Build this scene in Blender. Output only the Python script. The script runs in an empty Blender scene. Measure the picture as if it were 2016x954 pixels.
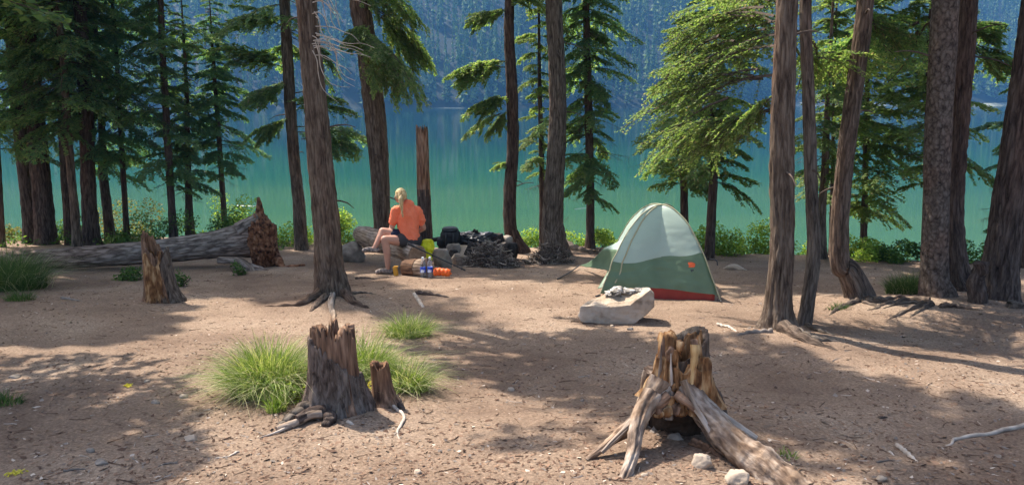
import bpy, bmesh, math, random
import numpy as np
from mathutils import Vector, Matrix

# ------------------------------------------------------------------ camera, world, sun, exposure
F = 1560.0                     # focal length in pixels of the 2016 px wide photograph
PITCH = math.radians(10.2)
CAM = np.array([0.0, 0.0, 1.55])
SUN_EL, SUN_AZ = math.radians(54), math.radians(-47)     # azimuth from +Y, negative is to the left
scene = bpy.context.scene
cam_d = bpy.data.cameras.new('camera'); cam = bpy.data.objects.new('camera', cam_d)
scene.collection.objects.link(cam); scene.camera = cam
cam.location = CAM; cam.rotation_euler = (math.pi/2 - PITCH, 0, 0)
cam_d.sensor_width = 36; cam_d.lens = 36*F/2016; cam_d.clip_start = 0.05; cam_d.clip_end = 5000
w = bpy.data.worlds.new('World'); scene.world = w; w.use_nodes = True
nt = w.node_tree; bg = nt.nodes['Background']
sky = nt.nodes.new('ShaderNodeTexSky'); sky.sky_type = 'NISHITA'; sky.sun_disc = False
sky.sun_elevation = SUN_EL; sky.sun_rotation = SUN_AZ
nt.links.new(sky.outputs[0], bg.inputs[0]); bg.inputs[1].default_value = 0.14
sky.dust_density = 3.0; sky.ozone_density = .4; sky.air_density = .9
sd = bpy.data.lights.new('sun', 'SUN'); sun = bpy.data.objects.new('sun', sd); scene.collection.objects.link(sun)
sd.energy = 4.0; sd.angle = math.radians(0.6); sd.color = (1.0, 0.93, 0.83)
SDIR = np.array([math.sin(SUN_AZ)*math.cos(SUN_EL), math.cos(SUN_AZ)*math.cos(SUN_EL), math.sin(SUN_EL)])
sun.rotation_euler = Vector(SDIR).to_track_quat('Z', 'Y').to_euler()
sun.location = (0, 0, 60)
scene.view_settings.view_transform = 'Standard'; scene.view_settings.look = 'None'
scene.view_settings.exposure = 1.35; scene.view_settings.gamma = 1.0
scene.view_settings.use_curve_mapping = False
scene.cycles.use_denoising = True
scene.cycles.max_bounces = 6; scene.cycles.diffuse_bounces = 4; scene.cycles.glossy_bounces = 3
scene.cycles.transmission_bounces = 6; scene.cycles.volume_bounces = 1; scene.cycles.transparent_max_bounces = 8
scene.cycles.sample_clamp_indirect = 4

rs = np.random.RandomState(7)
COL = scene.collection
LAKE_Z = -3.3

# ------------------------------------------------------------------ numeric helpers
def _hash(i, j, k, seed):
    n = (i*374761393 + j*668265263 + k*2147483647 + seed*1274126177) & 0xffffffff
    n = ((n ^ (n >> 13))*1274126177) & 0xffffffff
    n = n ^ (n >> 16)
    return (n & 0xffff)/65535.0
def vnoise(p, seed=0):
    p = np.asarray(p, float); i = np.floor(p).astype(np.int64); f = p - i; f = f*f*(3-2*f)
    r = 0
    for a in (0, 1):
        for b in (0, 1):
            for c in (0, 1):
                wgt = (f[..., 0] if a else 1-f[..., 0])*(f[..., 1] if b else 1-f[..., 1])*(f[..., 2] if c else 1-f[..., 2])
                r = r + wgt*_hash(i[..., 0]+a, i[..., 1]+b, i[..., 2]+c, seed)
    return r
def fbm(p, octv=4, seed=0):
    p = np.asarray(p, float); s = 0; a = .5; t = 0
    for o in range(octv):
        s = s + a*vnoise(p*2**o, seed+o*17); t += a; a *= .5
    return s/t
def n2(x, y, sc, octv=4, seed=0):
    x = np.asarray(x, float); y = np.asarray(y, float)
    return fbm(np.stack([x*sc, y*sc, 0*x+seed*3.7], -1), octv, seed) - .5
def smooth(a, b, x):
    t = np.clip((x-a)/(b-a), 0, 1); return t*t*(3-2*t)

def ray(u, v):
    a = (u-1008)/F; b = (477-v)/F
    return np.array([a, math.cos(PITCH)+b*math.sin(PITCH), -math.sin(PITCH)+b*math.cos(PITCH)])
def at(u, v, Y):
    """the point that the photograph shows at pixel (u, v), given how far away (Y metres) it stands"""
    d = ray(u, v); return CAM + d*(Y/d[1])
def pxm(Y, v=477):
    """pixels per metre at distance Y"""
    d = ray(1008, v); return F/(Y/d[1])
def proj(P):
    P = np.asarray(P)-CAM; fw = P[..., 1]*math.cos(PITCH)-P[..., 2]*math.sin(PITCH)
    up = P[..., 1]*math.sin(PITCH)+P[..., 2]*math.cos(PITCH)
    return 1008+F*P[..., 0]/fw, 477-F*up/fw

MOUNDS = []       # x, y, radius, height
def edge(x):
    x = np.asarray(x, float)
    return 15.4 - .26*np.clip(x, -14, 9) + .5*np.sin(x*.7) + 1.0*n2(x, x*0+3, .35, 3, 5)
def ground(x, y, fine=True):
    x = np.asarray(x, float); y = np.asarray(y, float)
    z = -.085*np.clip(y, -6, 60)
    s = y - edge(x)
    z = z + .10*smooth(-1.2, .2, s)*0 
    z = z - .62*np.clip(s, 0, 9) + .085*np.clip(s, 0, 60)*1.0
    z = z + .16*n2(x, y, .35, 3, 2)
    for mx, my, mr, mh in MOUNDS:
        z = z + mh*np.exp(-((x-mx)**2+(y-my)**2)/(mr*mr))
    if fine:
        k = np.exp(-np.clip(y-4, 0, 30)/9)
        z = z + .045*n2(x, y, 1.6, 3, 9) + .022*n2(x, y, 7, 3, 11)*k + .012*n2(x, y, 26, 2, 13)*k
    return z
def gat(u, v):
    """the ground point under pixel (u, v)"""
    d = ray(u, v); t = np.arange(1.0, 32, .01); P = CAM+d*t[:, None]
    dz = P[:, 2]-ground(P[:, 0], P[:, 1], False); k = int(np.argmax(dz < 0)) if dz.min() < 0 else int(np.argmin(dz+(P[:, 1] < 5)*9)); P = P[k]
    P[2] = float(ground(P[0], P[1])); return P
def onground(x, y, dz=0.0):
    return np.array([x, y, float(ground(x, y))+dz])

# humps of soil: right stump, big left tree, left stump, right tree
for (u, v, r, h) in ((1330, 850, .75, .10), (655, 598, .7, .12), (640, 800, .7, .07), (1540, 670, .6, .10),
                     (1850, 615, .8, .09), (1690, 600, .6, .08), (1960, 615, .8, .08)):
    d = ray(u, v); t = 1.55/(-d[2]/d[1]-.085); MOUNDS.append((d[0]/d[1]*t, t, r, h))

# ------------------------------------------------------------------ object helpers
class Geo:
    def __init__(s): s.v = []; s.f = []; s.m = []; s.a = []; s.n = 0
    def add(s, v, f, m=0, a=None):
        v = np.asarray(v, float).reshape(-1, 3); f = np.asarray(f, int)
        if len(f) == 0: return s
        s.a.append(v if a is None else np.asarray(a, float).reshape(-1, 3)); s.v.append(v); s.f.append(f+s.n); s.m.append(np.full(len(f), m)); s.n += len(v); return s
    def merge(s, o):
        base = s.n
        for v_ in o.v: s.v.append(v_)
        s.a += o.a
        for f_, m_ in zip(o.f, o.m): s.f.append(f_+base); s.m.append(m_)
        s.n += o.n; return s
    def arrays(s): return np.concatenate(s.v)
def link(o, parent=None):
    COL.objects.link(o)
    if parent is not None: o.parent = parent
    return o
def rootloc(o):
    p = np.zeros(3)
    while o is not None:
        p = p + np.array(o.location); o = o.parent
    return p
def build(name, geo, mats, parent=None, origin=None, smooth_=True):
    if not isinstance(mats, (list, tuple)): mats = [mats]
    v = geo.arrays()
    if parent is not None: org = rootloc(parent)
    else: org = np.array(origin if origin is not None else [0, 0, 0], float)
    v = v-org
    me = bpy.data.meshes.new(name)
    loops = np.concatenate([f.reshape(-1) for f in geo.f])
    tot = np.concatenate([np.full(len(f), f.shape[1]) for f in geo.f])
    start = np.concatenate([[0], np.cumsum(tot)[:-1]])
    me.vertices.add(len(v)); me.vertices.foreach_set('co', v.astype(np.float32).ravel())
    me.loops.add(len(loops)); me.loops.foreach_set('vertex_index', loops.astype(np.int32))
    me.polygons.add(len(tot)); me.polygons.foreach_set('loop_start', start.astype(np.int32))
    me.polygons.foreach_set('loop_total', tot.astype(np.int32))
    me.polygons.foreach_set('material_index', np.concatenate(geo.m).astype(np.int32))
    me.polygons.foreach_set('use_smooth', np.full(len(tot), smooth_))
    for m in mats: me.materials.append(m)
    if sum(len(x) for x in geo.a) == len(v) and len(v) < 60000:
        at_ = me.attributes.new('rest', 'FLOAT_VECTOR', 'POINT'); at_.data.foreach_set('vector', np.concatenate(geo.a).astype(np.float32).ravel())
    me.update(calc_edges=True); me.validate()
    o = bpy.data.objects.new(name, me); link(o, parent)
    if parent is None: o.location = org
    return o
def tag(o, label=None, cat=None, group=None, kind=None):
    if label: o['label'] = label
    if cat: o['category'] = cat
    if group: o['group'] = group
    if kind: o['kind'] = kind
    return o
def thing(name, label, cat, loc, group=None):
    o = bpy.data.objects.new(name, None); COL.objects.link(o); o.location = [float(a) for a in loc]
    o.empty_display_size = .2
    return tag(o, label, cat, group)

def catmull(P, n):
    P = np.asarray(P, float)
    if len(P) == 2: t = np.linspace(0, 1, n)[:, None]; return P[0]*(1-t)+P[1]*t
    Q = np.vstack([2*P[0]-P[1], P, 2*P[-1]-P[-2]]); seg = len(P)-1
    out = []
    for t in np.linspace(0, seg-1e-9, n):
        i = int(t); f = t-i; a, b, c, d = Q[i], Q[i+1], Q[i+2], Q[i+3]
        out.append(.5*((2*b)+(-a+c)*f+(2*a-5*b+4*c-d)*f*f+(-a+3*b-3*c+d)*f**3))
    return np.array(out)
def frames(P):
    T = np.gradient(P, axis=0); T /= np.linalg.norm(T, axis=1)[:, None]+1e-9
    ref = np.array([0, 0, 1.]) if abs(T[0, 2]) < .8 else np.array([1., 0, 0])
    N = np.cross(T, np.cross(np.tile(ref, (len(T), 1)), T)); 
    bad = np.linalg.norm(N, axis=1) < .05
    N[bad] = np.cross(T[bad], [.3, .9, .1]); N /= np.linalg.norm(N, axis=1)[:, None]+1e-9
    return T, N, np.cross(T, N)
def tube(P, R, sides=8, caps=True, rn=None):
    """P (n,3) path, R (n,) or (n,sides) radii; rn(theta, s, pts)->multiplier"""
    P = np.asarray(P, float); n = len(P); R = np.asarray(R, float)
    if R.ndim == 0: R = np.full(n, float(R))
    T, N, B = frames(P); th = np.linspace(0, 2*np.pi, sides, endpoint=False)
    RR = R[:, None]*np.ones(sides) if R.ndim == 1 else R
    D = np.cos(th)[None, :, None]*N[:, None]+np.sin(th)[None, :, None]*B[:, None]
    if rn is not None: RR = RR*rn(th[None, :]+0*RR, P[:, None, :]+D*RR[..., None])
    V = P[:, None]+D*RR[..., None]
    i = np.arange(n-1)[:, None]*sides; j = np.arange(sides)[None]; j2 = (j+1) % sides
    f = np.stack([i+j, i+j2, i+sides+j2, i+sides+j], -1).reshape(-1, 4)
    al = np.concatenate([[0], np.cumsum(np.linalg.norm(np.diff(P, axis=0), axis=1))])[:, None]+0*RR; of = P[0, 0]*3.1
    A_ = np.stack([np.cos(th)[None]*RR+of, np.sin(th)[None]*RR, al], -1)
    g = Geo(); g.add(V, f, 0, A_)
    if caps:
        k = np.arange(sides)
        for row, c, flip in ((0, P[0], 1), (n-1, P[-1], 0)):
            ring = V[row]; vv = np.vstack([ring, c[None]])
            ff = np.stack([k, (k+1) % sides, np.full(sides, sides)], -1)
            if flip: ff = ff[:, ::-1]
            g.add(vv, ff)
    return g
def box(c, s, rot=None):
    s = np.array(s)/2; v = np.array([[x, y, z] for x in (-1, 1) for y in (-1, 1) for z in (-1, 1)])*s
    if rot is not None: v = v@np.array(rot).T
    f = np.array([[0, 1, 3, 2], [4, 6, 7, 5], [0, 4, 5, 1], [2, 3, 7, 6], [0, 2, 6, 4], [1, 5, 7, 3]])
    return Geo().add(v+np.array(c), f)
_ico = {}
def ico(sub):
    if sub not in _ico:
        bm = bmesh.new(); bmesh.ops.create_icosphere(bm, subdivisions=sub, radius=1)
        bm.verts.ensure_lookup_table()
        _ico[sub] = (np.array([v.co[:] for v in bm.verts]), np.array([[v.index for v in f.verts] for f in bm.faces])); bm.free()
    return _ico[sub]
def rock_geo(c, size, seed=0, sub=4, rough=.06, planes=14, rot=0.0):
    d, f = ico(sub); r = np.random.RandomState(seed)
    n = r.randn(planes, 3); n /= np.linalg.norm(n, axis=1)[:, None]; h = r.uniform(.62, 1, planes)
    n = np.vstack([n, [0, 0, 1]]); h = np.append(h, .75)
    dn = d@n.T; q = np.where(dn > .05, h/np.maximum(dn, .05), 9); rad = np.minimum(q.min(1), 1.15)
    rad = rad*(1+rough*2*(fbm(d*3+seed, 4, seed)-.5)+rough*.6*(fbm(d*11+seed, 3, seed)-.5))
    v = d*rad[:, None]*np.array(size)/2
    cr, sr = math.cos(rot), math.sin(rot); v = v@np.array([[cr, sr, 0], [-sr, cr, 0], [0, 0, 1]])
    return Geo().add(v+np.array(c), f)

# ------------------------------------------------------------------ materials
def mat(name): 
    m = bpy.data.materials.new(name); m.use_nodes = True; return m
def ramp(nt, stops):
    r = nt.nodes.new('ShaderNodeValToRGB'); el = r.color_ramp.elements
    while len(el) < len(stops): el.new(.5)
    for e, (p, c) in zip(el, stops): e.position = p; e.color = (*c, 1)
    return r
def coord(nt, tc, kind):
    if kind == 'rest':
        a = nt.nodes.new('ShaderNodeAttribute'); a.attribute_name = 'rest'; return a.outputs['Vector']
    return tc.outputs['Object']
def noise_mat(name, stops, scale=5, stretch=(1, 1, 1), detail=6, rough=.9, bump=.3, bdist=.02, bscale=None, bstretch=None,
              big=None, bigscale=.6, spec=.2, distort=0.0, kind='obj'):
    m = mat(name); nt = m.node_tree; N = nt.nodes; L = nt.links; b = N['Principled BSDF']
    tc = N.new('ShaderNodeTexCoord'); CO = coord(nt, tc, kind); mp = N.new('ShaderNodeMapping'); mp.inputs['Scale'].default_value = stretch
    L.new(CO, mp.inputs[0])
    no = N.new('ShaderNodeTexNoise'); no.inputs['Scale'].default_value = scale; no.inputs['Detail'].default_value = detail
    no.inputs['Distortion'].default_value = distort
    L.new(mp.outputs[0], no.inputs['Vector'])
    r = ramp(nt, stops); L.new(no.outputs['Fac'], r.inputs[0]); col = r.outputs[0]
    if big:
        nb = N.new('ShaderNodeTexNoise'); nb.inputs['Scale'].default_value = bigscale; nb.inputs['Detail'].default_value = 4
        L.new(CO, nb.inputs['Vector'])
        rb = ramp(nt, [(.42, (0, 0, 0)), (.6, (1, 1, 1))]); L.new(nb.outputs['Fac'], rb.inputs[0])
        mx = N.new('ShaderNodeMix'); mx.data_type = 'RGBA'; mx.blend_type = 'MULTIPLY'
        L.new(rb.outputs[0], mx.inputs['Factor']); L.new(col, mx.inputs['A']); mx.inputs['B'].default_value = (*big, 1)
        col = mx.outputs['Result']
    L.new(col, b.inputs['Base Color']); b.inputs['Roughness'].default_value = rough
    b.inputs['Specular IOR Level'].default_value = spec
    if bump:
        n2_ = N.new('ShaderNodeTexNoise'); n2_.inputs['Scale'].default_value = bscale or scale*2; n2_.inputs['Detail'].default_value = 6
        mp2 = N.new('ShaderNodeMapping'); mp2.inputs['Scale'].default_value = bstretch or stretch
        L.new(CO, mp2.inputs[0]); L.new(mp2.outputs[0], n2_.inputs['Vector'])
        bp = N.new('ShaderNodeBump'); bp.inputs['Strength'].default_value = bump; bp.inputs['Distance'].default_value = bdist
        L.new(n2_.outputs['Fac'], bp.inputs['Height']); L.new(bp.outputs[0], b.inputs['Normal'])
    return m
def plain(name, c, rough=.6, spec=.4, var=.12, scale=8, bump=.1, bdist=.004):
    lo = tuple(x*(1-var) for x in c); hi = tuple(min(1, x*(1+var)) for x in c)
    return noise_mat(name, [(.3, lo), (.7, hi)], scale, rough=rough, bump=bump, bdist=bdist, spec=spec)

def leaf_mat(name, stops, trans=.4, rough=.75, tint=(1.15, 1.25, .5)):
    m = mat(name); nt = m.node_tree; N = nt.nodes; L = nt.links
    N.remove(N['Principled BSDF'])
    g = N.new('ShaderNodeNewGeometry'); r = ramp(nt, stops); L.new(g.outputs['Random Per Island'], r.inputs[0])
    oi = N.new('ShaderNodeTexNoise'); oi.inputs['Scale'].default_value = 1.3; tc = N.new('ShaderNodeTexCoord'); L.new(tc.outputs['Object'], oi.inputs['Vector'])
    hs = N.new('ShaderNodeHueSaturation'); mr = N.new('ShaderNodeMapRange'); mr.inputs['From Min'].default_value = .3; mr.inputs['From Max'].default_value = .7
    mr.inputs['To Min'].default_value = .75; mr.inputs['To Max'].default_value = 1.3
    L.new(oi.outputs['Fac'], mr.inputs[0]); L.new(mr.outputs[0], hs.inputs['Value']); L.new(r.outputs[0], hs.inputs['Color'])
    d = N.new('ShaderNodeBsdfPrincipled'); d.inputs['Roughness'].default_value = rough; d.inputs['Specular IOR Level'].default_value = .25
    t = N.new('ShaderNodeBsdfTranslucent'); mx = N.new('ShaderNodeMixShader'); mx.inputs[0].default_value = trans
    tm = N.new('ShaderNodeMix'); tm.data_type = 'RGBA'; tm.blend_type = 'MULTIPLY'; tm.inputs['Factor'].default_value = 1
    tm.inputs['B'].default_value = (*tint, 1); tm.clamp_result = False
    L.new(hs.outputs[0], tm.inputs['A']); L.new(tm.outputs['Result'], t.inputs['Color'])
    L.new(hs.outputs[0], d.inputs['Base Color']); L.new(d.outputs[0], mx.inputs[1]); L.new(t.outputs[0], mx.inputs[2])
    L.new(mx.outputs[0], N['Material Output'].inputs['Surface'])
    return m

def bark_mat(name, dark, mid, light, zs=.14, scale=28, bump=.9, red=None):
    m = mat(name); nt = m.node_tree; N = nt.nodes; L = nt.links; b = N['Principled BSDF']
    tc = N.new('ShaderNodeTexCoord'); CO = coord(nt, tc, 'rest'); mp = N.new('ShaderNodeMapping'); mp.inputs['Scale'].default_value = (1, 1, zs)
    L.new(CO, mp.inputs[0])
    vo = N.new('ShaderNodeTexVoronoi'); vo.feature = 'DISTANCE_TO_EDGE'; vo.inputs['Scale'].default_value = scale
    no = N.new('ShaderNodeTexNoise'); no.inputs['Scale'].default_value = scale*.8; no.inputs['Detail'].default_value = 8; no.inputs['Roughness'].default_value = .65
    wv = N.new('ShaderNodeMix'); wv.data_type = 'VECTOR'; wv.inputs['Factor'].default_value = .07
    L.new(mp.outputs[0], no.inputs['Vector']); L.new(mp.outputs[0], wv.inputs['A']); L.new(no.outputs['Color'], wv.inputs['B'])
    L.new(wv.outputs['Result'], vo.inputs['Vector'])
    m1 = N.new('ShaderNodeMath'); m1.operation = 'MULTIPLY_ADD'; m1.inputs[1].default_value = .75
    L.new(vo.outputs['Distance'], m1.inputs[0]); L.new(no.outputs['Fac'], m1.inputs[2])
    r = ramp(nt, [(.34, dark), (.5, mid), (.78, light)]); L.new(m1.outputs[0], r.inputs[0]); col = r.outputs[0]
    nb = N.new('ShaderNodeTexNoise'); nb.inputs['Scale'].default_value = 2.2; nb.inputs['Detail'].default_value = 5
    L.new(mp.outputs[0], nb.inputs['Vector'])
    rb = ramp(nt, [(.45, (0, 0, 0)), (.62, (1, 1, 1))]); L.new(nb.outputs['Fac'], rb.inputs[0])
    mx = N.new('ShaderNodeMix'); mx.data_type = 'RGBA'; mx.blend_type = 'MULTIPLY'; mx.clamp_result = False
    L.new(rb.outputs[0], mx.inputs['Factor']); L.new(col, mx.inputs['A']); mx.inputs['B'].default_value = (*(red or (1.10, .92, .84)), 1)
    L.new(mx.outputs['Result'], b.inputs['Base Color']); b.inputs['Roughness'].default_value = .92; b.inputs['Specular IOR Level'].default_value = .15
    bp = N.new('ShaderNodeBump'); bp.inputs['Strength'].default_value = bump; bp.inputs['Distance'].default_value = .02
    L.new(m1.outputs[0], bp.inputs['Height']); L.new(bp.outputs[0], b.inputs['Normal'])
    return m

M = {}
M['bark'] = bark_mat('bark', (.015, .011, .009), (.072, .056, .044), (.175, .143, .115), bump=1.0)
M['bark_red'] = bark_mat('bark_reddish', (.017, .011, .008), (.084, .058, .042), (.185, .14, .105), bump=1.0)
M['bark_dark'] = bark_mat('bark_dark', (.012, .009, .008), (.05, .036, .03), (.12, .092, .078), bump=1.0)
M['bark_ring'] = bark_mat('bark_ringed', (.016, .012, .010), (.075, .057, .047), (.17, .138, .115), zs=.75, scale=22, bump=1.0)
M['bark_log'] = bark_mat('bark_fallen', (.03, .024, .02), (.12, .095, .08), (.32, .27, .235), zs=.22, scale=20, bump=1.0)
def wood(name, a, b_, c, zs=.12, scale=34, bump=.7):
    return noise_mat(name, [(.32, a), (.5, b_), (.68, c)], scale, (1, 1, zs), 8, .85, bump, .015, scale*1.3, None, (.8, .7, .6), 2.0, kind='rest')
M['wood_raw'] = wood('broken_wood', (.045, .018, .008), (.24, .12, .05), (.52, .35, .19), zs=.30, scale=26, bump=1.0)
M['wood_brown'] = wood('weathered_brown_wood', (.05, .028, .018), (.17, .10, .065), (.32, .20, .13))
M['wood_yellow'] = wood('fresh_yellow_wood', (.28, .15, .06), (.50, .33, .15), (.62, .46, .25))
M['wood_grey'] = wood('silvered_wood', (.09, .068, .053), (.30, .235, .185), (.50, .42, .35), zs=.10, scale=40)
M['cave'] = plain('rotten_earth_hollow_shade', (.05, .034, .025), .95, .05, .4, 20, .8, .02)  # dark rotten earth, with the shade of the stump hollow put into its colour
M['root_wood'] = noise_mat('weathered_root', [(.3, (.05, .035, .027)), (.46, (.20, .145, .11)), (.58, (.36, .285, .225)), (.72, (.52, .44, .37))], 24, (1, 1, .38), 9, .9, .9, .02, 30, None, (.75, .65, .55), 5.0, kind='rest')
M['wood_red'] = noise_mat('red_rotten_wood', [(.34, (.035, .016, .010)), (.5, (.19, .078, .038)), (.68, (.36, .19, .11))], 14, bump=1, bdist=.04, bscale=22)
M['char'] = noise_mat('charred_wood', [(.3, (.015, .012, .011)), (.7, (.06, .05, .045))], 20, (1, 1, .4), bump=.8, bdist=.015)
M['stone'] = noise_mat('stone', [(.3, (.15, .12, .095)), (.55, (.27, .225, .185)), (.75, (.38, .33, .28))], 9, bump=.5, bdist=.01, bscale=40)
M['stone_pale'] = noise_mat('pale_stone', [(.3, (.20, .15, .11)), (.42, (.38, .305, .235)), (.6, (.47, .39, .31)), (.75, (.58, .50, .42))], 7, bump=.45, bdist=.008, bscale=45, big=(.75, .68, .6), bigscale=3)
M['stone_flaky'] = noise_mat('lichened_stone', [(.38, (.10, .085, .07)), (.5, (.30, .27, .24)), (.62, (.62, .58, .53))], 16, bump=1, bdist=.03, bscale=25)
M['twig'] = noise_mat('dead_twig', [(.3, (.10, .08, .068)), (.7, (.26, .215, .18))], 12, bump=.2)
M['twig_pale'] = noise_mat('bleached_stick', [(.3, (.3, .24, .19)), (.7, (.55, .47, .39))], 12, bump=.2)
M['twig_brown'] = noise_mat('brown_branch', [(.3, (.05, .035, .028)), (.7, (.13, .095, .075))], 12, bump=.2)
M['needle'] = leaf_mat('conifer_needles', [(0, (.075, .15, .08)), (.4, (.13, .215, .10)), (.8, (.21, .29, .12)), (.93, (.27, .31, .15)), (1, (.27, .20, .13))], .55, tint=(1.3, 1.4, .6))
M['needle_dark'] = leaf_mat('dark_conifer_needles', [(0, (.075, .165, .11)), (.5, (.13, .245, .14)), (.9, (.21, .30, .15)), (1, (.22, .19, .12))], .55)
M['needle_sunlit'] = leaf_mat('sunlit_conifer_needles', [(0, (.10, .16, .06)), (.5, (.17, .245, .085)), (.82, (.26, .32, .12)), (.92, (.28, .29, .15)), (1, (.26, .19, .13))], .58, tint=(1.3, 1.4, .7))  # paler, yellower needles: sunlight on the boughs put into the colour
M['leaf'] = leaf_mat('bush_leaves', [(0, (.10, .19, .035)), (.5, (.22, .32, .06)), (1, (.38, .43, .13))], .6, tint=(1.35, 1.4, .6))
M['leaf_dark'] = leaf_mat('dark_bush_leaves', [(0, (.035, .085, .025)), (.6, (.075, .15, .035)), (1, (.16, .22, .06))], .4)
M['leaf_yellow'] = leaf_mat('yellowing_leaves', [(0, (.10, .14, .03)), (.5, (.22, .19, .06)), (1, (.34, .26, .10))], .4)
M['flower'] = leaf_mat('yellow_leaves', [(0, (.5, .42, .05)), (1, (.7, .6, .1))], .3)
M['grass'] = leaf_mat('grass_blades', [(0, (.09, .15, .03)), (.45, (.17, .25, .05)), (.7, (.28, .34, .11)), (.85, (.46, .44, .24)), (1, (.55, .50, .34))], .45)
M['grass_dark'] = leaf_mat('dark_grass_blades', [(0, (.035, .08, .02)), (.6, (.07, .13, .035)), (1, (.16, .2, .07))], .35)

# ground
m = mat('forest_dirt'); nt = m.node_tree; N = nt.nodes; L = nt.links; b = N['Principled BSDF']
tc = N.new('ShaderNodeTexCoord')
def nz(scale, detail=6, rough=.6, st=(1, 1, 1)):
    mp = N.new('ShaderNodeMapping'); mp.inputs['Scale'].default_value = st; L.new(tc.outputs['Object'], mp.inputs[0])
    n = N.new('ShaderNodeTexNoise'); n.inputs['Scale'].default_value = scale; n.inputs['Detail'].default_value = detail
    n.inputs['Roughness'].default_value = rough; L.new(mp.outputs[0], n.inputs['Vector']); return n
a = nz(.9, 5); r1 = ramp(nt, [(.35, (.19, .133, .097)), (.55, (.275, .202, .148)), (.72, (.345, .268, .202))]); L.new(a.outputs['Fac'], r1.inputs[0])
b2 = nz(55, 9, .8); r2 = ramp(nt, [(.34, (.28, .24, .22)), (.45, (.82, .80, .78)), (.56, (1.12, 1.1, 1.08)), (.68, (2.0, 1.95, 1.85))]); L.new(b2.outputs['Fac'], r2.inputs[0])
mx = N.new('ShaderNodeMix'); mx.data_type = 'RGBA'; mx.blend_type = 'MULTIPLY'; mx.inputs['Factor'].default_value = .85; mx.clamp_result = False
L.new(r1.outputs[0], mx.inputs['A']); L.new(r2.outputs[0], mx.inputs['B'])
v1 = N.new('ShaderNodeTexVoronoi'); v1.inputs['Scale'].default_value = 70; L.new(tc.outputs['Object'], v1.inputs['Vector'])
r3 = ramp(nt, [(0, (.62, .55, .5)), (.5, (.95, .93, .92)), (1, (1.25, 1.2, 1.15))]); L.new(v1.outputs['Color'], r3.inputs[0])
mx2 = N.new('ShaderNodeMix'); mx2.data_type = 'RGBA'; mx2.blend_type = 'MULTIPLY'; mx2.inputs['Factor'].default_value = .6; mx2.clamp_result = False
L.new(mx.outputs['Result'], mx2.inputs['A']); L.new(r3.outputs[0], mx2.inputs['B'])
L.new(mx2.outputs['Result'], b.inputs['Base Color']); b.inputs['Roughness'].default_value = .95; b.inputs['Specular IOR Level'].default_value = .1
bp = N.new('ShaderNodeBump'); bp.inputs['Strength'].default_value = .8; bp.inputs['Distance'].default_value = .015
L.new(b2.outputs['Fac'], bp.inputs['Height']); L.new(bp.outputs[0], b.inputs['Normal'])
M['dirt'] = m

# water
m = mat('lake_water'); nt = m.node_tree; N = nt.nodes; L = nt.links; b = N['Principled BSDF']
tc = N.new('ShaderNodeTexCoord')
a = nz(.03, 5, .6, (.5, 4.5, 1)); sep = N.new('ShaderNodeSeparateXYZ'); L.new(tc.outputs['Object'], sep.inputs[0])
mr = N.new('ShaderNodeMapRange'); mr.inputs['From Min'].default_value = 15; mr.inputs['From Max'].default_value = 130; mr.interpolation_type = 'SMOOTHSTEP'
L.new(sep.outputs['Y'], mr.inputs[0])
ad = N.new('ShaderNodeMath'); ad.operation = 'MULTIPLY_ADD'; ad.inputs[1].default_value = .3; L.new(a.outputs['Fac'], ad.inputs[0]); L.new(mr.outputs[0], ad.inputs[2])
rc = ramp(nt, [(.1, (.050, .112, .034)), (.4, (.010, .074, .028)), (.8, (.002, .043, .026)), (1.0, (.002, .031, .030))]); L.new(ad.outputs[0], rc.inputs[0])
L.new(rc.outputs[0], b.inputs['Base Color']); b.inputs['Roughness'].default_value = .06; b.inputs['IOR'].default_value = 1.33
w1 = nz(1.1, 4, .55, (.35, 1.3, 1)); bp = N.new('ShaderNodeBump'); bp.inputs['Distance'].default_value = .05
rough_patch = nz(.006, 3, .5, (1, 1.5, 1))
# wind-ruffled water in the far bay on the right
mx_ = N.new('ShaderNodeMapRange'); mx_.inputs['From Min'].default_value = 90; mx_.inputs['From Max'].default_value = 190; L.new(sep.outputs['X'], mx_.inputs[0])
my_ = N.new('ShaderNodeMapRange'); my_.inputs['From Min'].default_value = 215; my_.inputs['From Max'].default_value = 300; L.new(sep.outputs['Y'], my_.inputs[0])
mm = N.new('ShaderNodeMath'); mm.operation = 'MULTIPLY'; L.new(mx_.outputs[0], mm.inputs[0]); L.new(my_.outputs[0], mm.inputs[1])
ms = N.new('ShaderNodeMath'); ms.operation = 'MULTIPLY_ADD'; ms.inputs[1].default_value = .9; ms.inputs[2].default_value = .035; L.new(mm.outputs[0], ms.inputs[0])
L.new(ms.outputs[0], bp.inputs['Strength']); L.new(w1.outputs['Fac'], bp.inputs['Height']); L.new(bp.outputs[0], b.inputs['Normal'])
M['water'] = m
M['hill'] = noise_mat('hillside_soil', [(.3, (.008, .014, .010)), (.7, (.018, .024, .016))], .05, bump=0)
M['beach'] = noise_mat('shore_gravel', [(.3, (.16, .17, .12)), (.7, (.30, .30, .22))], .5, bump=0)
M['far_needle'] = leaf_mat('far_forest_needles', [(0, (.02, .05, .026)), (.6, (.05, .105, .04)), (1, (.16, .23, .085))], .3)

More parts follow.
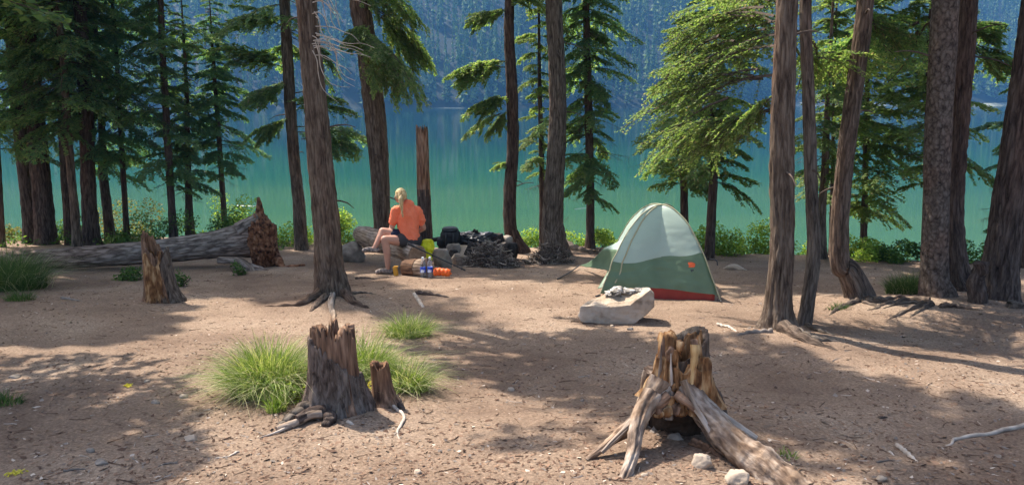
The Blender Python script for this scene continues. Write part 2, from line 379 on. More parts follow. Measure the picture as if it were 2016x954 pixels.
# ------------------------------------------------------------------ terrain, lake, far hillside
def warp(lo, hi, c, fine, grow, n):
    out = [c]; s = fine
    while out[-1] < hi: out.append(out[-1]+s); s *= grow
    s = fine; left = [c]
    while left[-1] > lo: left.append(left[-1]-s); s *= grow
    return np.array(left[::-1][:-1]+out)
xs = np.concatenate([-6-np.cumsum(.06*1.08**np.arange(0, 90))[::-1], np.arange(-6, 6.5, .04), 6.5+np.cumsum(.06*1.08**np.arange(0, 90))])
xs = xs[(xs > -260) & (xs < 260)]
ys = [-60, -40, -25, -15, -8, -4, -2, -1, 0, 1, 1.6, 2.0]
s = .018
while ys[-1] < 60: ys.append(ys[-1]+s); s = max(s*1.012, .018)
ys = np.array(ys+[80, 120, 200])
X, Y = np.meshgrid(xs, ys); Z = ground(X, Y); Z = np.maximum(Z, LAKE_Z-4)
nx, ny = len(xs), len(ys); i = np.arange(ny-1)[:, None]*nx; j = np.arange(nx-1)[None]
f = np.stack([i+j, i+j+1, i+nx+j+1, i+nx+j], -1).reshape(-1, 4)
tag(build('ground', Geo().add(np.stack([X, Y, Z], -1), f), M['dirt']), kind='structure')

v = np.array([[-1500, 10, LAKE_Z], [1500, 10, LAKE_Z], [1500, 1500, LAKE_Z], [-1500, 1500, LAKE_Z]], float)
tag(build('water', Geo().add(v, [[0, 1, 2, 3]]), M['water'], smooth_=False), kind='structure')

def shore(x):
    return 470 + 25*np.sin(x*.011+.6) + 190*smooth(110, 230, x) + 60*n2(x, x*0, .008, 3, 21)
def hillz(x, y):
    s = y-shore(x); h = np.where(s < 0, s*.25, np.minimum(s*.62, 175+s*.03))
    return LAKE_Z + h + np.clip(s, 0, 60)/60*(14*n2(x, y, .012, 4, 23)+9*np.abs(n2(x, y*.2, .02, 3, 25)))
hx = np.linspace(-700, 800, 190); hy = np.linspace(420, 1000, 90)
X, Y = np.meshgrid(hx, hy); Z = hillz(X, Y)
nx, ny = len(hx), len(hy); i = np.arange(ny-1)[:, None]*nx; j = np.arange(nx-1)[None]
f = np.stack([i+j, i+j+1, i+nx+j+1, i+nx+j], -1).reshape(-1, 4)
tag(build('hillside', Geo().add(np.stack([X, Y, Z], -1), f), M['hill']), kind='structure')
# strip of pale gravel along the far waterline
g = Geo(); bx = np.linspace(-420, 600, 900); by = shore(bx)
wd = .02+1.3*np.clip(vnoise(np.stack([bx*.06, bx*0, bx*0], -1), 3)-.6, 0, 1)+2.2*smooth(150, 230, bx)
z0 = np.full_like(bx, LAKE_Z-.3)
V = np.concatenate([np.stack([bx, by-3.0, z0], -1), np.stack([bx, by+wd*1.2, LAKE_Z+wd*1.0], -1)]); k = np.arange(len(bx)-1)
tag(build('far_shore', g.add(V, np.stack([k, k+1, k+1+len(bx), k+len(bx)], -1)), M['beach']), kind='structure')

# far forest on the hillside: one mass
NT = 5600; r = np.random.RandomState(3)
tx = r.uniform(-480, 620, NT*3); ty = shore(tx)+1.5+r.uniform(0, 1, NT*3)**1.3*330
keep = (np.abs(tx/ty) < .78) & ((n2(tx, ty, .02, 3, 41) > -.3)); tx, ty = tx[keep][:NT], ty[keep][:NT]
tz = hillz(tx, ty); th = r.uniform(17, 36, len(tx))*(1+.5*n2(tx, ty, .02, 2, 43)); tr = th*r.uniform(.075, .12, len(tx))
tiers, sd_ = 10, 5
lv = np.linspace(.12, 1, tiers)
V = np.zeros((len(tx), tiers, sd_, 3, 3))
base = np.stack([tx, ty, tz], -1)
for t in range(tiers):
    for s_ in range(sd_):
        a0 = (s_/sd_)*2*np.pi + t*.9 + r.uniform(-.35, .35, len(tx)); hh = lv[t]+r.uniform(-.03, .03, len(tx))
        rad = tr*(1.05-lv[t])*r.uniform(.5, 1.25, len(tx))+.15; dz = -.05*th*r.uniform(.6, 1.6, len(tx))
        c = base+np.stack([0*tx, 0*tx, th*(hh+.04)], -1)
        for q, aa in enumerate((a0-.72, a0+.72)):
            V[:, t, s_, q+1] = base+np.stack([rad*np.cos(aa), rad*np.sin(aa), th*hh+dz*(1 if q else .7)], -1)
        V[:, t, s_, 0] = c
V = V.reshape(-1, 3); f = np.arange(len(V)).reshape(-1, 3)
tag(build('far_forest', Geo().add(V, f), M['far_needle'], smooth_=False), 'dense conifer forest covering the steep far hillside', 'forest', kind='stuff')

for lb, pa, pb, r_ in (('sunken log end showing at the lake surface left of the seated person', (640, 408), (735, 417), .22), ('long sunken log in the lake left of the leaning near trunk', (470, 404), (600, 414), .25),
                       ('sunken log in the lake behind the tent flap', (1130, 412), (1260, 400), .2)):
    def lk(u, v):
        d = ray(u, v); t = (LAKE_Z-CAM[2])/d[2]; return CAM+d*t
    a_, b_ = lk(*pa), lk(*pb); P = catmull([a_, (a_+b_)/2+[0, .2, 0], b_], 30); P[:, 2] = LAKE_Z-r_*.86
    M['wet_log'] = M.get('wet_log') or plain('wet_log', (.03, .07, .045), .4, .4)
    tag(build('sunken_log', tube(P, np.linspace(r_, r_*.6, 30), 14, rn=lambda th, p: 1+.12*(fbm(p*2, 3, 4)-.5)), M['wet_log'], origin=a_), lb, 'log', 'logs sunk in the lake')
# haze
m = mat('lake_haze'); nt = m.node_tree; nt.nodes.remove(nt.nodes['Principled BSDF'])
pv = nt.nodes.new('ShaderNodeVolumePrincipled'); pv.inputs['Color'].default_value = (.13, .36, .74, 1); pv.inputs['Density'].default_value = .00034
pv.inputs['Anisotropy'].default_value = .25
nt.links.new(pv.outputs[0], nt.nodes['Material Output'].inputs['Volume'])
tag(build('haze', box((50, 475, 108), (1640, 1130, 240)), m, smooth_=False), 'thin blue haze over the lake', 'haze', kind='stuff')

# ------------------------------------------------------------------ conifer boughs
def make_bough(seed, coarse=0):
    """unit bough of length 1 along +x, spread in y; returns needle quads and wood tube pieces"""
    r = np.random.RandomState(seed); q = []; wv = []; wf = []
    k = {0: 1.0, 1: 2.4}[coarse]
    nside = 17 if not coarse else 9
    lf_len = .045*k; lf_w = .0085*k*1.25
    def axis(s): return np.array([s, .05*math.sin(s*5+seed), .10*s-.22*s*s])
    for i in range(nside*2):
        sd = 1 if i % 2 else -1; s = .10+.9*(i+r.uniform(0, .8))/(nside*2); p0 = axis(s)+np.array([0, 0, r.uniform(-.03, .03)])
        if r.rand() < .14: continue
        ln = (.44*(1-s)**.75*min(1, s*3.2+.25)+.06)*r.uniform(.45, 1.35)
        ang = math.radians(62-22*s+r.uniform(-10, 10))*sd
        d = np.array([math.cos(ang), math.sin(ang), r.uniform(-.38, .12)])
        nst = max(3, int(ln/(.026*k)))
        tt = (np.arange(nst)+.5)/nst
        pts = p0+d*(ln*tt)[:, None]; pts[:, 2] -= .22*ln*tt**2+r.uniform(-.004, .004, nst)
        pts[:, :2] += r.uniform(-.004, .004, (nst, 2))
        for side in (-1, 1, 0):
            a = ang+side*math.radians(48)+r.uniform(-.3, .3, nst)
            dd = np.stack([np.cos(a), np.sin(a), r.uniform(-.75, .35, nst)], -1); dd /= np.linalg.norm(dd, axis=1)[:, None]
            pr = np.cross(dd, np.array([0, 0, 1.])+r.uniform(-.5, .5, (nst, 3))); pr /= np.linalg.norm(pr, axis=1)[:, None]
            l = lf_len*r.uniform(.6, 1.2, nst)[:, None]; w_ = lf_w*r.uniform(.7, 1.3, nst)[:, None]
            q.append(np.stack([pts, pts+dd*l*.5+pr*w_, pts+dd*l, pts+dd*l*.5-pr*w_], 1))
        wv.append(np.array([p0, pts[-1]]))
    for t in np.linspace(.05, 1, 40 if not coarse else 16):      # needles along the main axis
        p0 = axis(t)
        for side in (-1, 1):
            a = side*r.uniform(.5, 1.1); dd = np.array([math.cos(a), math.sin(a), r.uniform(-.3, .3)]); pr = np.cross(dd, [0, 0, 1.])
            q.append(np.array([[p0, p0+dd*lf_len*.5+pr*lf_w, p0+dd*lf_len, p0+dd*lf_len*.5-pr*lf_w]]))
    Q = np.concatenate(q)
    if coarse: Q = Q[r.rand(len(Q)) < .8]
    ax = np.array([axis(s) for s in np.linspace(0, 1, 7)])
    return Q, ax, wv
LIB = [[make_bough(s, 0) for s in range(8)], [make_bough(s+50, 1) for s in range(5)]]
def thin(P, R):       # three sided tube
    return tube(P, R, 3, caps=False)
def place_bough(geo, p0, direction, length, rng, width=1.0, roll=0.0, lod=0, droop=0.0, wood=True, size=None, bare=0.0):
    Q, ax, tw = LIB[lod][rng.randint(len(LIB[lod]))]
    d = np.array(direction, float); d /= np.linalg.norm(d); up = np.array([0, 0, 1.])
    y = np.cross(up, d); y /= np.linalg.norm(y); z = np.cross(d, y)
    cr, sr = math.cos(roll), math.sin(roll); y, z = y*cr+z*sr, z*cr-y*sr
    Rm = np.stack([d, y*width, z])
    def T(P):
        P = np.array(P); P = P.copy(); P[..., 2] -= droop*P[..., 0]**2
        return p0 + (P*length)@Rm
    # leaf size stays real: shrink quads about their first corner when the bough is long
    k = (size or .075)/(.045*(1 if lod == 0 else 2.4)*length)
    Qs = Q
    if bare > 0: Qs = Q[(Q[:, 0, 0] > bare*rng.uniform(.5, 1.5, len(Q)))]
    k = np.clip(k, .5, 2.0)
    Qk = Qs[:, :1]+(Qs-Qs[:, :1])*k
    V = T(Qk).reshape(-1, 3); geo.add(V, np.arange(len(V)).reshape(-1, 4), 0)
    if wood:
        g = thin(T(ax), np.linspace(.012, .003, 7)*max(.5, length)); geo.merge(_m(g, 1))
        if lod == 0:
            for t in tw[::2]: geo.merge(_m(thin(T(np.array(t)), [.003, .0012]), 1))
def _m(g, m): g.m = [np.full(len(x), m) for x in g.m]; return g

# ------------------------------------------------------------------ trunks
def trunk_geo(P, R, sides=32, dz=.05, amp=.12, flare=.5, fl_h=.18, lobes=4, seed=0, fr=11.0, zfr=.3, capped=False):
    """P: control points bottom->top, R: radii; ridged bark relief in the mesh"""
    P = np.asarray(P, float); n = max(8, int((P[-1, 2]-P[0, 2])/dz)); n = min(n, 260)
    t = np.linspace(0, len(P)-1, n); C = catmull(P, n); r_ = np.interp(t, np.arange(len(P)), R)
    h = C[:, 2]-C[0, 2]-.12; rng = np.random.RandomState(seed); ph = rng.uniform(0, 6.28)
    def rn(th, pts):
        w_ = np.stack([np.cos(th)*fr*.35, np.sin(th)*fr*.35, pts[..., 2]*fr*zfr+seed*5], -1)
        ridged = 1-np.abs(2*fbm(w_, 3, seed)-1); big = fbm(np.stack([np.cos(th)*.8, np.sin(th)*.8, pts[..., 2]*1.1+seed], -1), 2, seed+5)-.5
        fine = fbm(w_*3.1, 2, seed+9)-.5
        fl = flare*np.exp(-np.clip(h, 0, 9)/fl_h)[:, None]*(.55+.45*np.cos(lobes*th+ph)+.25*np.sin(2*th+ph*2))
        return 1+amp*(ridged-.75)*1.6+amp*1.2*fine+.16*big+fl
    return tube(C, r_, sides, caps=capped, rn=rn), C, r_
def root_geo(P, r0, r1, seed=0, sides=10, n=26, lump=.35):
    P = np.asarray(P, float)
    C = catmull(P, n); R = np.linspace(r0, r1, n)
    return tube(C, R, sides, rn=lambda th, p: 1+lump*(fbm(p*14+seed, 3, seed)-.5)*2)
def ground_root(pts, r0, r1, seed=0, lift=.3):
    """a surface root that follows the ground through pixel points"""
    P = [gat(u, v) for u, v in pts]; n = 26; C = catmull(P, n); s = np.linspace(0, 1, n)
    R = r0*(1-s)+r1*s
    for i in range(n): C[i, 2] = float(ground(C[i, 0], C[i, 1])) + R[i]*lift - (.02*s[i]**4) + min(.010, R[i]*.3)*math.sin(i*1.3+seed)
    return tube(C, R, 14, rn=lambda th, p: 1+.28*(fbm(p*12+seed, 3, seed)-.5)*2+.25*(1-np.abs(2*vnoise(np.stack([np.cos(th)*2, np.sin(th)*2, 0*th+seed], -1), seed)-1)-.6))

def px_path(pts, Y):
    return [at(u, v, Y) for u, v in pts]
TREE_GROUP = 'conifers standing round the campsite'
def tree(name, label, pts, wpx, Y, top, mats=('bark', 'needle'), crown=None, boughs=(), roots=(), group=TREE_GROUP, seed=1,
         sides=28, flare=.45, dz=.06, extra_mass=None, stubs=0, amp=.15, knots=0):
    """pts: (u,v) along the trunk bottom->top, wpx: widths in px, Y: distance, top: height of the tip above the base (m)
       crown: (z0, z1, rmax, n, power, spread) metres above base"""
    rng = np.random.RandomState(seed)
    k = pxm(Y); P = px_path(pts, Y); bx, by = P[0][0], P[0][1]; gz = float(ground(bx, by))
    base = np.array([bx, by, gz])
    P[0] = base.copy()
    if len(P) > 1 and P[1][2] < gz+.15: P[1][2] = gz+.3
    R = [w_/2/k*.87 for w_ in wpx]
    P = [base-np.array([0, 0, .15])]+P[0:]; R = [R[0]]+R
    T_ = thing(name, label, 'tree', base, group)
    # visible part of the trunk, then a coarser upper part in the same mesh
    last = np.array(P[-1]); d = last-np.array(P[-2]); d = d/np.linalg.norm(d); d = d*.5+np.array([0, 0, .5]); 
    tipz = gz+top
    PP = list(P); RR = list(R)
    if tipz > last[2]+.5:
        steps = 5
        for q in range(1, steps+1):
            f_ = q/steps; hz = (tipz-last[2])*f_
            PP.append(last+np.array([d[0]/d[2]*hz*(1-.5*f_), d[1]/d[2]*hz*(1-.5*f_), hz])); RR.append(max(.012, R[-1]*(1-f_)**.8))
    g, C, rr = trunk_geo(PP, RR, sides, dz, amp, flare, seed=seed)
    o = build('trunk', g, M[mats[0]], T_)
    if knots or stubs:
        for q in range(stubs):
            zz = rng.uniform(gz+1.0, min(gz+6, tipz)); i_ = int(np.argmin(abs(C[:, 2]-zz))); a = rng.uniform(0, 6.28); l = rng.uniform(.12, .5)
            p0 = C[i_]; dd = np.array([math.cos(a), math.sin(a), rng.uniform(-.3, .4)])
            pp = [p0, p0+dd*(rr[i_]+l*.5), p0+dd*(rr[i_]+l)+np.array([0, 0, -.06])]
            build('dead_branch', tube(catmull(pp, 6), np.linspace(.014, .004, 6), 5), M['twig_brown'], T_)
    for q, (rp, r0, r1, rm) in enumerate(roots):
        build('root', ground_root(rp, r0, r1, seed+q), M[rm], T_)
    def centre(z):
        i_ = int(np.argmin(abs(C[:, 2]-z))); return C[i_], rr[i_]
    if crown or boughs:
        cg = Geo()
        for cr in ([crown] if crown and not isinstance(crown, list) else (crown or [])):
            z0, z1, rmax, n, power, sag = cr[:6]; bias = cr[6] if len(cr) > 6 else None
            for q in range(n):
                fq = (q+rng.uniform(0, 1))/n; z = gz+z0+(z1-z0)*fq
                c_, r_c = centre(z); c_ = np.array([c_[0], c_[1], z])
                prof = min(1.0, .55+fq*3.0)*(1-fq)**power+.10
                a = q*2.399+rng.uniform(-.5, .5)
                if bias is not None and rng.rand() < bias[1]: a = bias[0]+rng.normal(0, .6)
                ln = rmax*prof*rng.uniform(.45, 1.2)
                el = .28*fq-sag+rng.uniform(-.14, .14)
                _, vv = proj(c_); lod = 1 if (vv < -160) else 0
                if lod == 0 and rng.rand() < (.35 if fq < .25 else .12):      # a dead, bare bough
                    e_ = c_+np.array([math.cos(a), math.sin(a), el-.15])*ln*.8; mid_ = (c_+e_)/2+rng.normal(0, .05, 3)
                    cg.merge(_m(thin(catmull([c_, mid_, e_], 6), np.linspace(.010, .002, 6)), 1))
                    for z_ in range(9):
                        t0 = rng.uniform(.25, .95); b0_ = c_*(1-t0)+e_*t0; dd_ = rng.normal(0, 1, 3); dd_[2] = -abs(dd_[2])*.9; cg.merge(_m(thin(catmull([b0_, b0_+dd_*.05+[0, 0, -.03], b0_+dd_*.10], 4), [.003, .002, .0012, .0008]), 1))
                    continue
                place_bough(cg, c_, (math.cos(a), math.sin(a), el), ln, rng, rng.uniform(.8, 1.15), rng.uniform(-.25, .25), lod,
                            droop=rng.uniform(.0, .25), bare=.12, size=.066 if lod == 0 else .19)
        for bg_ in boughs:
            (u0, v0, Y0), (u1, v1, Y1), dens, wdt = bg_[:4]
            p0, p1 = at(u0, v0, Y0), at(u1, v1, Y1); ln = np.linalg.norm(p1-p0)
            for q in range(dens):
                jit = rng.normal(0, .05*ln, 3) if q else np.zeros(3); jit2 = rng.normal(0, .17*ln, 3)*np.array([1, 1, .55]) if q else np.zeros(3)
                st = p0+(p1-p0)*(rng.uniform(0, .5) if q else 0)
                place_bough(cg, st+jit, p1+jit2-st, np.linalg.norm(p1+jit2-st)*1.0, rng, wdt*rng.uniform(.8, 1.2), rng.uniform(-.4, .4), 0,
                            droop=.12, size=max(.034, .0050*(Y0+Y1)/2))
        if cg.n: build('crown', cg, [M[mats[1]], M['twig_brown']], T_, smooth_=False)
    return T_

# --- the trees, near ones first
ROOTS = {}
tree('conifer_tree', 'reddish-barked tree with splayed roots in front of the seated person', [(655, 592), (648, 520), (643, 440), (632, 330), (617, 160), (603, 0)],
     [74, 60, 57, 52, 46, 42], 8.95, 15, ('bark_red', 'needle'), (5.2, 15, 1.9, 80, .8, .12), seed=11, sides=56, flare=.35, dz=.035,
     roots=[([(644, 578), (612, 590), (590, 600), (550, 603), (510, 604)], .07, .008, 'bark_red'), ([(664, 576), (695, 596), (732, 606)], .075, .012, 'bark_red'),
            ([(655, 582), (652, 602), (657, 622), (655, 640)], .04, .02, 'wood_grey'), ([(690, 580), (715, 578), (742, 580)], .025, .012, 'bark'),
            ([(645, 585), (625, 600), (612, 612)], .05, .02, 'bark')], stubs=5)
T1 = [o for o in bpy.data.objects if o.get('label', '').startswith('reddish-barked tree')][0]
rq = np.random.RandomState(5)
for q in range(24):
    u0, v0 = 618+rq.uniform(-4, 6), rq.uniform(-40, 110); p = at(u0, v0, 8.85); pts = [p]; a = rq.uniform(-.4, .9); ln = rq.uniform(.12, .32); turn = rq.uniform(-1.0, 1.0)
    for k_ in range(5):
        a += turn*.7; p = p+np.array([abs(math.cos(a))*ln*.42, rq.uniform(-.02, .02), -abs(math.sin(a))*ln*.5+.02*math.cos(k_*2)]); pts.append(p)
    build('dead_branch', tube(catmull(pts, 26), np.linspace(.007, .0025, 26), 5), M['twig_pale'], T1)
tree('conifer_tree', 'thick tree with bright green boughs high up, just left of the seated person', [(756, 484), (752, 440), (748, 340), (738, 220), (722, 90), (708, 0)],
     [42, 36, 40, 44, 43, 43], 14.3, 8.6, ('bark_red', 'needle_sunlit'), (5.4, 8.6, 1.0, 26, .7, .12), seed=12, sides=48, dz=.045, stubs=3,
     boughs=[((700, 55, 13.9), (812, 160, 13.4), 14, .5), ((735, 20, 14.2), (845, 112, 14.3), 12, .5), ((730, 50, 13.9), (684, 75, 13.5), 9, .9), ((715, 60, 13.8), (770, 110, 13.4), 8, .8), ((705, -30, 14.2), (825, 15, 13.8), 6, .8)])
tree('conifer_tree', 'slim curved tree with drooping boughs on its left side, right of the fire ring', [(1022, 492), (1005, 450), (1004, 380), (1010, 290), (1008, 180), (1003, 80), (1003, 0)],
     [40, 30, 27, 26, 24, 22, 20], 14.3, 15, ('bark_dark', 'needle_sunlit'), (4.6, 15, 1.7, 70, .8, .1), seed=13, sides=30,
     boughs=[((1000, 120, 14.3), (895, 140, 13.8), 10, .7), ((1003, 190, 14.3), (935, 205, 13.9), 8, .7), ((1003, 215, 14.3), (950, 262, 14.1), 6, .5), ((1003, 20, 14.3), (930, 30, 14), 7, .8),
             ((1008, 320, 14.4), (966, 322, 14.2), 4, .5), ((1003, 0, 14.3), (1060, -10, 13.9), 5, .8)], stubs=7)
tree('conifer_tree', 'tall straight tree with bark stripped low on the trunk, behind the right brush pile', [(1093, 486), (1088, 440), (1092, 360), (1098, 240), (1095, 110), (1090, 0)],
     [62, 46, 42, 38, 36, 35], 13.9, 19, ('bark', 'needle'), (5.2, 19, 2.0, 80, .8, .12), seed=14, sides=44, dz=.045, stubs=6,
     roots=[([(1110, 484), (1140, 494), (1185, 500)], .10, .03, 'bark')])
tree('conifer_tree', 'thin leafy tree tucked behind the straight stripped trunk', [(1068, 478), (1067, 400), (1066, 300), (1062, 150)], [15, 13, 12, 8], 15.4, 6.2, ('bark_dark', 'needle_sunlit'),
     (1.1, 6.2, .62, 60, .5, .1), seed=15, sides=14)
tree('conifer_tree', 'dense dark green fir between the straight trunk and the tent', [(1162, 484), (1162, 380), (1158, 200), (1154, 0)], [20, 18, 17, 14], 15.2, 9.5, ('bark_dark', 'needle'),
     [(1.0, 9.4, 1.05, 120, .45, .22), (1.4, 5.5, .85, 25, .2, .25)], seed=16, sides=18)
tree('conifer_tree', 'small fir with a dark thin trunk right behind the tent top', [(1349, 470), (1347, 400), (1347, 300), (1345, 200)], [19, 17, 15, 10], 15.0, 4.4, ('bark_dark', 'needle_sunlit'),
     (1.25, 4.4, 1.2, 62, .6, .12), seed=17, sides=16)
tree('conifer_tree', 'small fir with a bare lower trunk to the right of the tent', [(1396, 508), (1401, 420), (1405, 330), (1405, 200)], [22, 20, 19, 12], 13.3, 4.8, ('bark_dark', 'needle_sunlit'),
     (1.3, 4.8, 1.15, 70, .6, .10), seed=18, sides=18)
tree('conifer_tree', 'large upright tree with flared base and sunlit boughs, nearest on the right', [(1530, 662), (1532, 600), (1540, 480), (1540, 300), (1545, 120), (1550, 0)],
     [72, 56, 50, 50, 46, 44], 7.2, 16, ('bark_red', 'needle_sunlit'), (5.0, 16, 1.8, 70, .8, .1), seed=19, sides=60, flare=.45, dz=.03,
     roots=[([(1545, 650), (1575, 664), (1615, 680), (1665, 694)], .075, .008, 'bark'), ([(1520, 652), (1480, 655), (1440, 662)], .03, .012, 'twig'), ([(1560, 650), (1600, 668), (1650, 672)], .05, .015, 'bark')],
     boughs=[((1530, 90, 7.6), (1300, 115, 8.8), 7, .5), ((1530, 150, 7.7), (1290, 190, 9.0), 8, .45), ((1525, 215, 7.8), (1320, 280, 8.6), 8, .5), ((1530, 30, 7.7), (1330, 15, 8.8), 7, .6),
             ((1540, 180, 7.6), (1440, 250, 8.2), 6, .7), ((1535, 60, 7.7), (1420, 60, 8.8), 8, .8), ((1540, 0, 7.7), (1460, -20, 9.2), 5, .9), ((1560, 60, 7.8), (1640, 110, 9.5), 5, .8)], stubs=4)
tree('conifer_tree', 'slender tree rising close behind the large flared trunk on the right', [(1583, 648), (1590, 600), (1602, 500), (1598, 380), (1592, 200), (1586, 0)],
     [30, 30, 28, 27, 26, 24], 7.75, 12, ('bark', 'needle'), (5.0, 12, 1.2, 45, .8, .1), seed=20, sides=36, dz=.04, flare=.25, stubs=8,
     roots=[([(1590, 645), (1620, 655), (1660, 664)], .03, .01, 'bark')])
tree('conifer_tree', 'bowed tree whose trunk curves out above bare spreading roots', [(1690, 596), (1668, 566), (1655, 520), (1653, 450), (1660, 350), (1676, 220), (1694, 90), (1704, 0)],
     [56, 48, 42, 38, 37, 36, 35, 34], 8.7, 14, ('bark', 'needle'), (4.2, 14, 1.9, 60, .8, .1), seed=21, sides=44, dz=.04, flare=.25, stubs=8,
     roots=[([(1690, 594), (1650, 608), (1632, 620)], .035, .012, 'bark'), ([(1700, 594), (1740, 596), (1775, 598)], .04, .02, 'bark'), ([(1700, 592), (1750, 590), (1800, 580)], .04, .015, 'bark'),
            ([(1700, 596), (1730, 606), (1700, 612)], .02, .01, 'bark')],
     boughs=[((1690, 60, 8.8), (1600, 130, 9.8), 5, .9), ((1700, 30, 8.8), (1790, 60, 9.5), 5, .9)])
tree('conifer_tree', 'thin pale trunk furthest back between the bowed and slender trees', [(1618, 502), (1618, 420), (1624, 330), (1630, 180)], [20, 18, 17, 10], 13.2, 5.2, ('bark', 'needle_sunlit'),
     [(1.3, 5.2, .95, 60, .5, .12)], seed=22, sides=16)
tree('conifer_tree', 'very thin dark trunk beside the thin pale one', [(1636, 500), (1638, 400), (1640, 300), (1641, 150)], [11, 10, 9, 6], 13.6, 5.4, ('bark_dark', 'needle_dark'), (2.4, 5.4, .6, 22, .5, .1), seed=23, sides=10)
tree('conifer_tree', 'full green fir in the gap between the bowed tree and the ring-barked tree', [(1700, 520), (1702, 400), (1706, 250), (1708, 150)], [15, 14, 12, 8], 14.2, 7.0, ('bark_dark', 'needle_sunlit'),
     (1.25, 7.0, 1.05, 110, .5, .12), seed=24, sides=14)
tree('conifer_tree', 'bright yellow-green fir showing round the left of the ring-barked tree', [(1822, 520), (1824, 400), (1826, 250), (1828, 100)], [15, 14, 12, 8], 13.2, 6.5, ('bark_dark', 'needle_sunlit'),
     (1.3, 6.5, .95, 95, .5, .1), seed=25, sides=14)
tree('conifer_tree', 'stout tree with horizontally ringed bark, front one of the right pair', [(1843, 608), (1840, 540), (1842, 400), (1847, 250), (1857, 90), (1862, 0)], [66, 56, 54, 54, 54, 53],
     8.5, 16, ('bark_ring', 'needle'), (4.8, 16, 1.8, 60, .8, .1), seed=26, sides=56, dz=.035, amp=.05, flare=.35, stubs=3,
     roots=[([(1830, 596), (1790, 592), (1740, 600), (1715, 612)], .045, .012, 'bark'), ([(1835, 600), (1800, 606), (1765, 622), (1745, 632)], .04, .012, 'bark'),
            ([(1850, 604), (1890, 606), (1930, 612)], .04, .015, 'bark'), ([(1828, 600), (1780, 598), (1730, 610)], .03, .01, 'bark'), ([(1832, 602), (1812, 612), (1790, 626)], .03, .01, 'bark')],
     boughs=[((1850, 40, 8.6), (1760, 110, 10.0), 4, .8)])
tree('conifer_tree', 'thick dark tree behind the ring-barked trunk', [(1890, 572), (1880, 520), (1872, 420), (1880, 280), (1893, 120), (1900, 0)], [66, 52, 50, 50, 50, 48], 9.9, 17, ('bark_dark', 'needle'),
     (5.0, 17, 1.9, 70, .8, .1), seed=27, sides=44, dz=.045, flare=.3, boughs=[((1900, 90, 10), (1990, 110, 10.3), 6, .8), ((1900, 40, 10), (1960, 60, 10.4), 5, .8)],
     roots=[([(1900, 570), (1930, 575), (1960, 572)], .05, .02, 'bark')], stubs=4)
tree('conifer_tree', 'broad leaning trunk at the right edge with a dead stub at its foot', [(1960, 606), (1968, 550), (1980, 450), (1996, 320), (2020, 150), (2040, 0)], [86, 74, 66, 60, 56, 54],
     8.5, 16, ('bark_dark', 'needle_dark'), (4.4, 16, 2.0, 70, .8, .1), seed=28, sides=56, dz=.04, flare=.3, roots=[([(1985, 604), (2010, 606), (2050, 612)], .06, .03, 'bark')], stubs=3)
tree('conifer_tree', 'young fir half hidden behind the leaning trunk at the right edge', [(2010, 560), (2010, 480), (2012, 400), (2014, 330)], [16, 14, 11, 8], 12.0, 3.6, ('bark_dark', 'needle_dark'),
     (.6, 3.6, .75, 42, .6, .1), seed=29, sides=10)
# left side
def left(label, pts, wpx, Y, top, mats, crown, seed, **k):
    return tree('conifer_tree', label, pts, wpx, Y, top, mats, crown, seed=seed, group=TREE_GROUP, **k)
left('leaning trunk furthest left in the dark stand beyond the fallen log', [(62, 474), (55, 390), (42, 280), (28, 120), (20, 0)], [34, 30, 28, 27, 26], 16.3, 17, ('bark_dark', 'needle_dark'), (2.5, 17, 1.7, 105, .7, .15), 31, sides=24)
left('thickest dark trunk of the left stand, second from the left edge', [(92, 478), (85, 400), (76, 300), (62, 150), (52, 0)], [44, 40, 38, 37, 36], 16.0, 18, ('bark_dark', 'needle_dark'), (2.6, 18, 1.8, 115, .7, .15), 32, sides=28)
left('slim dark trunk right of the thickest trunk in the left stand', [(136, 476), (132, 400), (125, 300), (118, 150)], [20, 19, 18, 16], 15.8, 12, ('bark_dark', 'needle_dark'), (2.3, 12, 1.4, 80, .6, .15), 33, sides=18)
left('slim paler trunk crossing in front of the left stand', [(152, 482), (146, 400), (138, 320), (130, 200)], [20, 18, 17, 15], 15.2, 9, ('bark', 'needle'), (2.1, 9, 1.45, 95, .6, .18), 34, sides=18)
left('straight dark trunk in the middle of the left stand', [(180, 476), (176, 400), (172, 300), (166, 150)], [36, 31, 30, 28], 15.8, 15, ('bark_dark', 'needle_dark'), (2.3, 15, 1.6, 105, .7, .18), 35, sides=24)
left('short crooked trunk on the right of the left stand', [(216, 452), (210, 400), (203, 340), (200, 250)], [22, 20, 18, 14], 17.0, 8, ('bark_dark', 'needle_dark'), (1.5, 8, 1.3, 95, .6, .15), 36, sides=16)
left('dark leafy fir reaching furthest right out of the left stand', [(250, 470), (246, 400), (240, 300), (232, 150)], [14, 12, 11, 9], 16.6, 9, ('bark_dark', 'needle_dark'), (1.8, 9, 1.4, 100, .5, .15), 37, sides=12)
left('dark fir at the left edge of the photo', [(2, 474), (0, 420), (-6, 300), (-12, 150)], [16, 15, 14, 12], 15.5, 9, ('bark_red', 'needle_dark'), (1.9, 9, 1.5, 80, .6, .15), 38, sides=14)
left('tall slim fir with a feathery sunlit crown, left of the twiggy fir', [(342, 462), (336, 380), (328, 240), (320, 100), (316, 0)], [18, 16, 15, 13, 12], 16.2, 10.5, ('bark_dark', 'needle'),
     [(1.2, 10.4, 1.0, 120, .45, .12)], 39, sides=16, stubs=6)
left('dead-looking twiggy fir between the tall slim fir and the pointed fir', [(374, 456), (372, 400), (370, 330), (368, 200)], [22, 16, 14, 10], 16.8, 5.4, ('bark_dark', 'needle_dark'), (.9, 5.4, .75, 60, .6, .1), 40, sides=14, stubs=14)
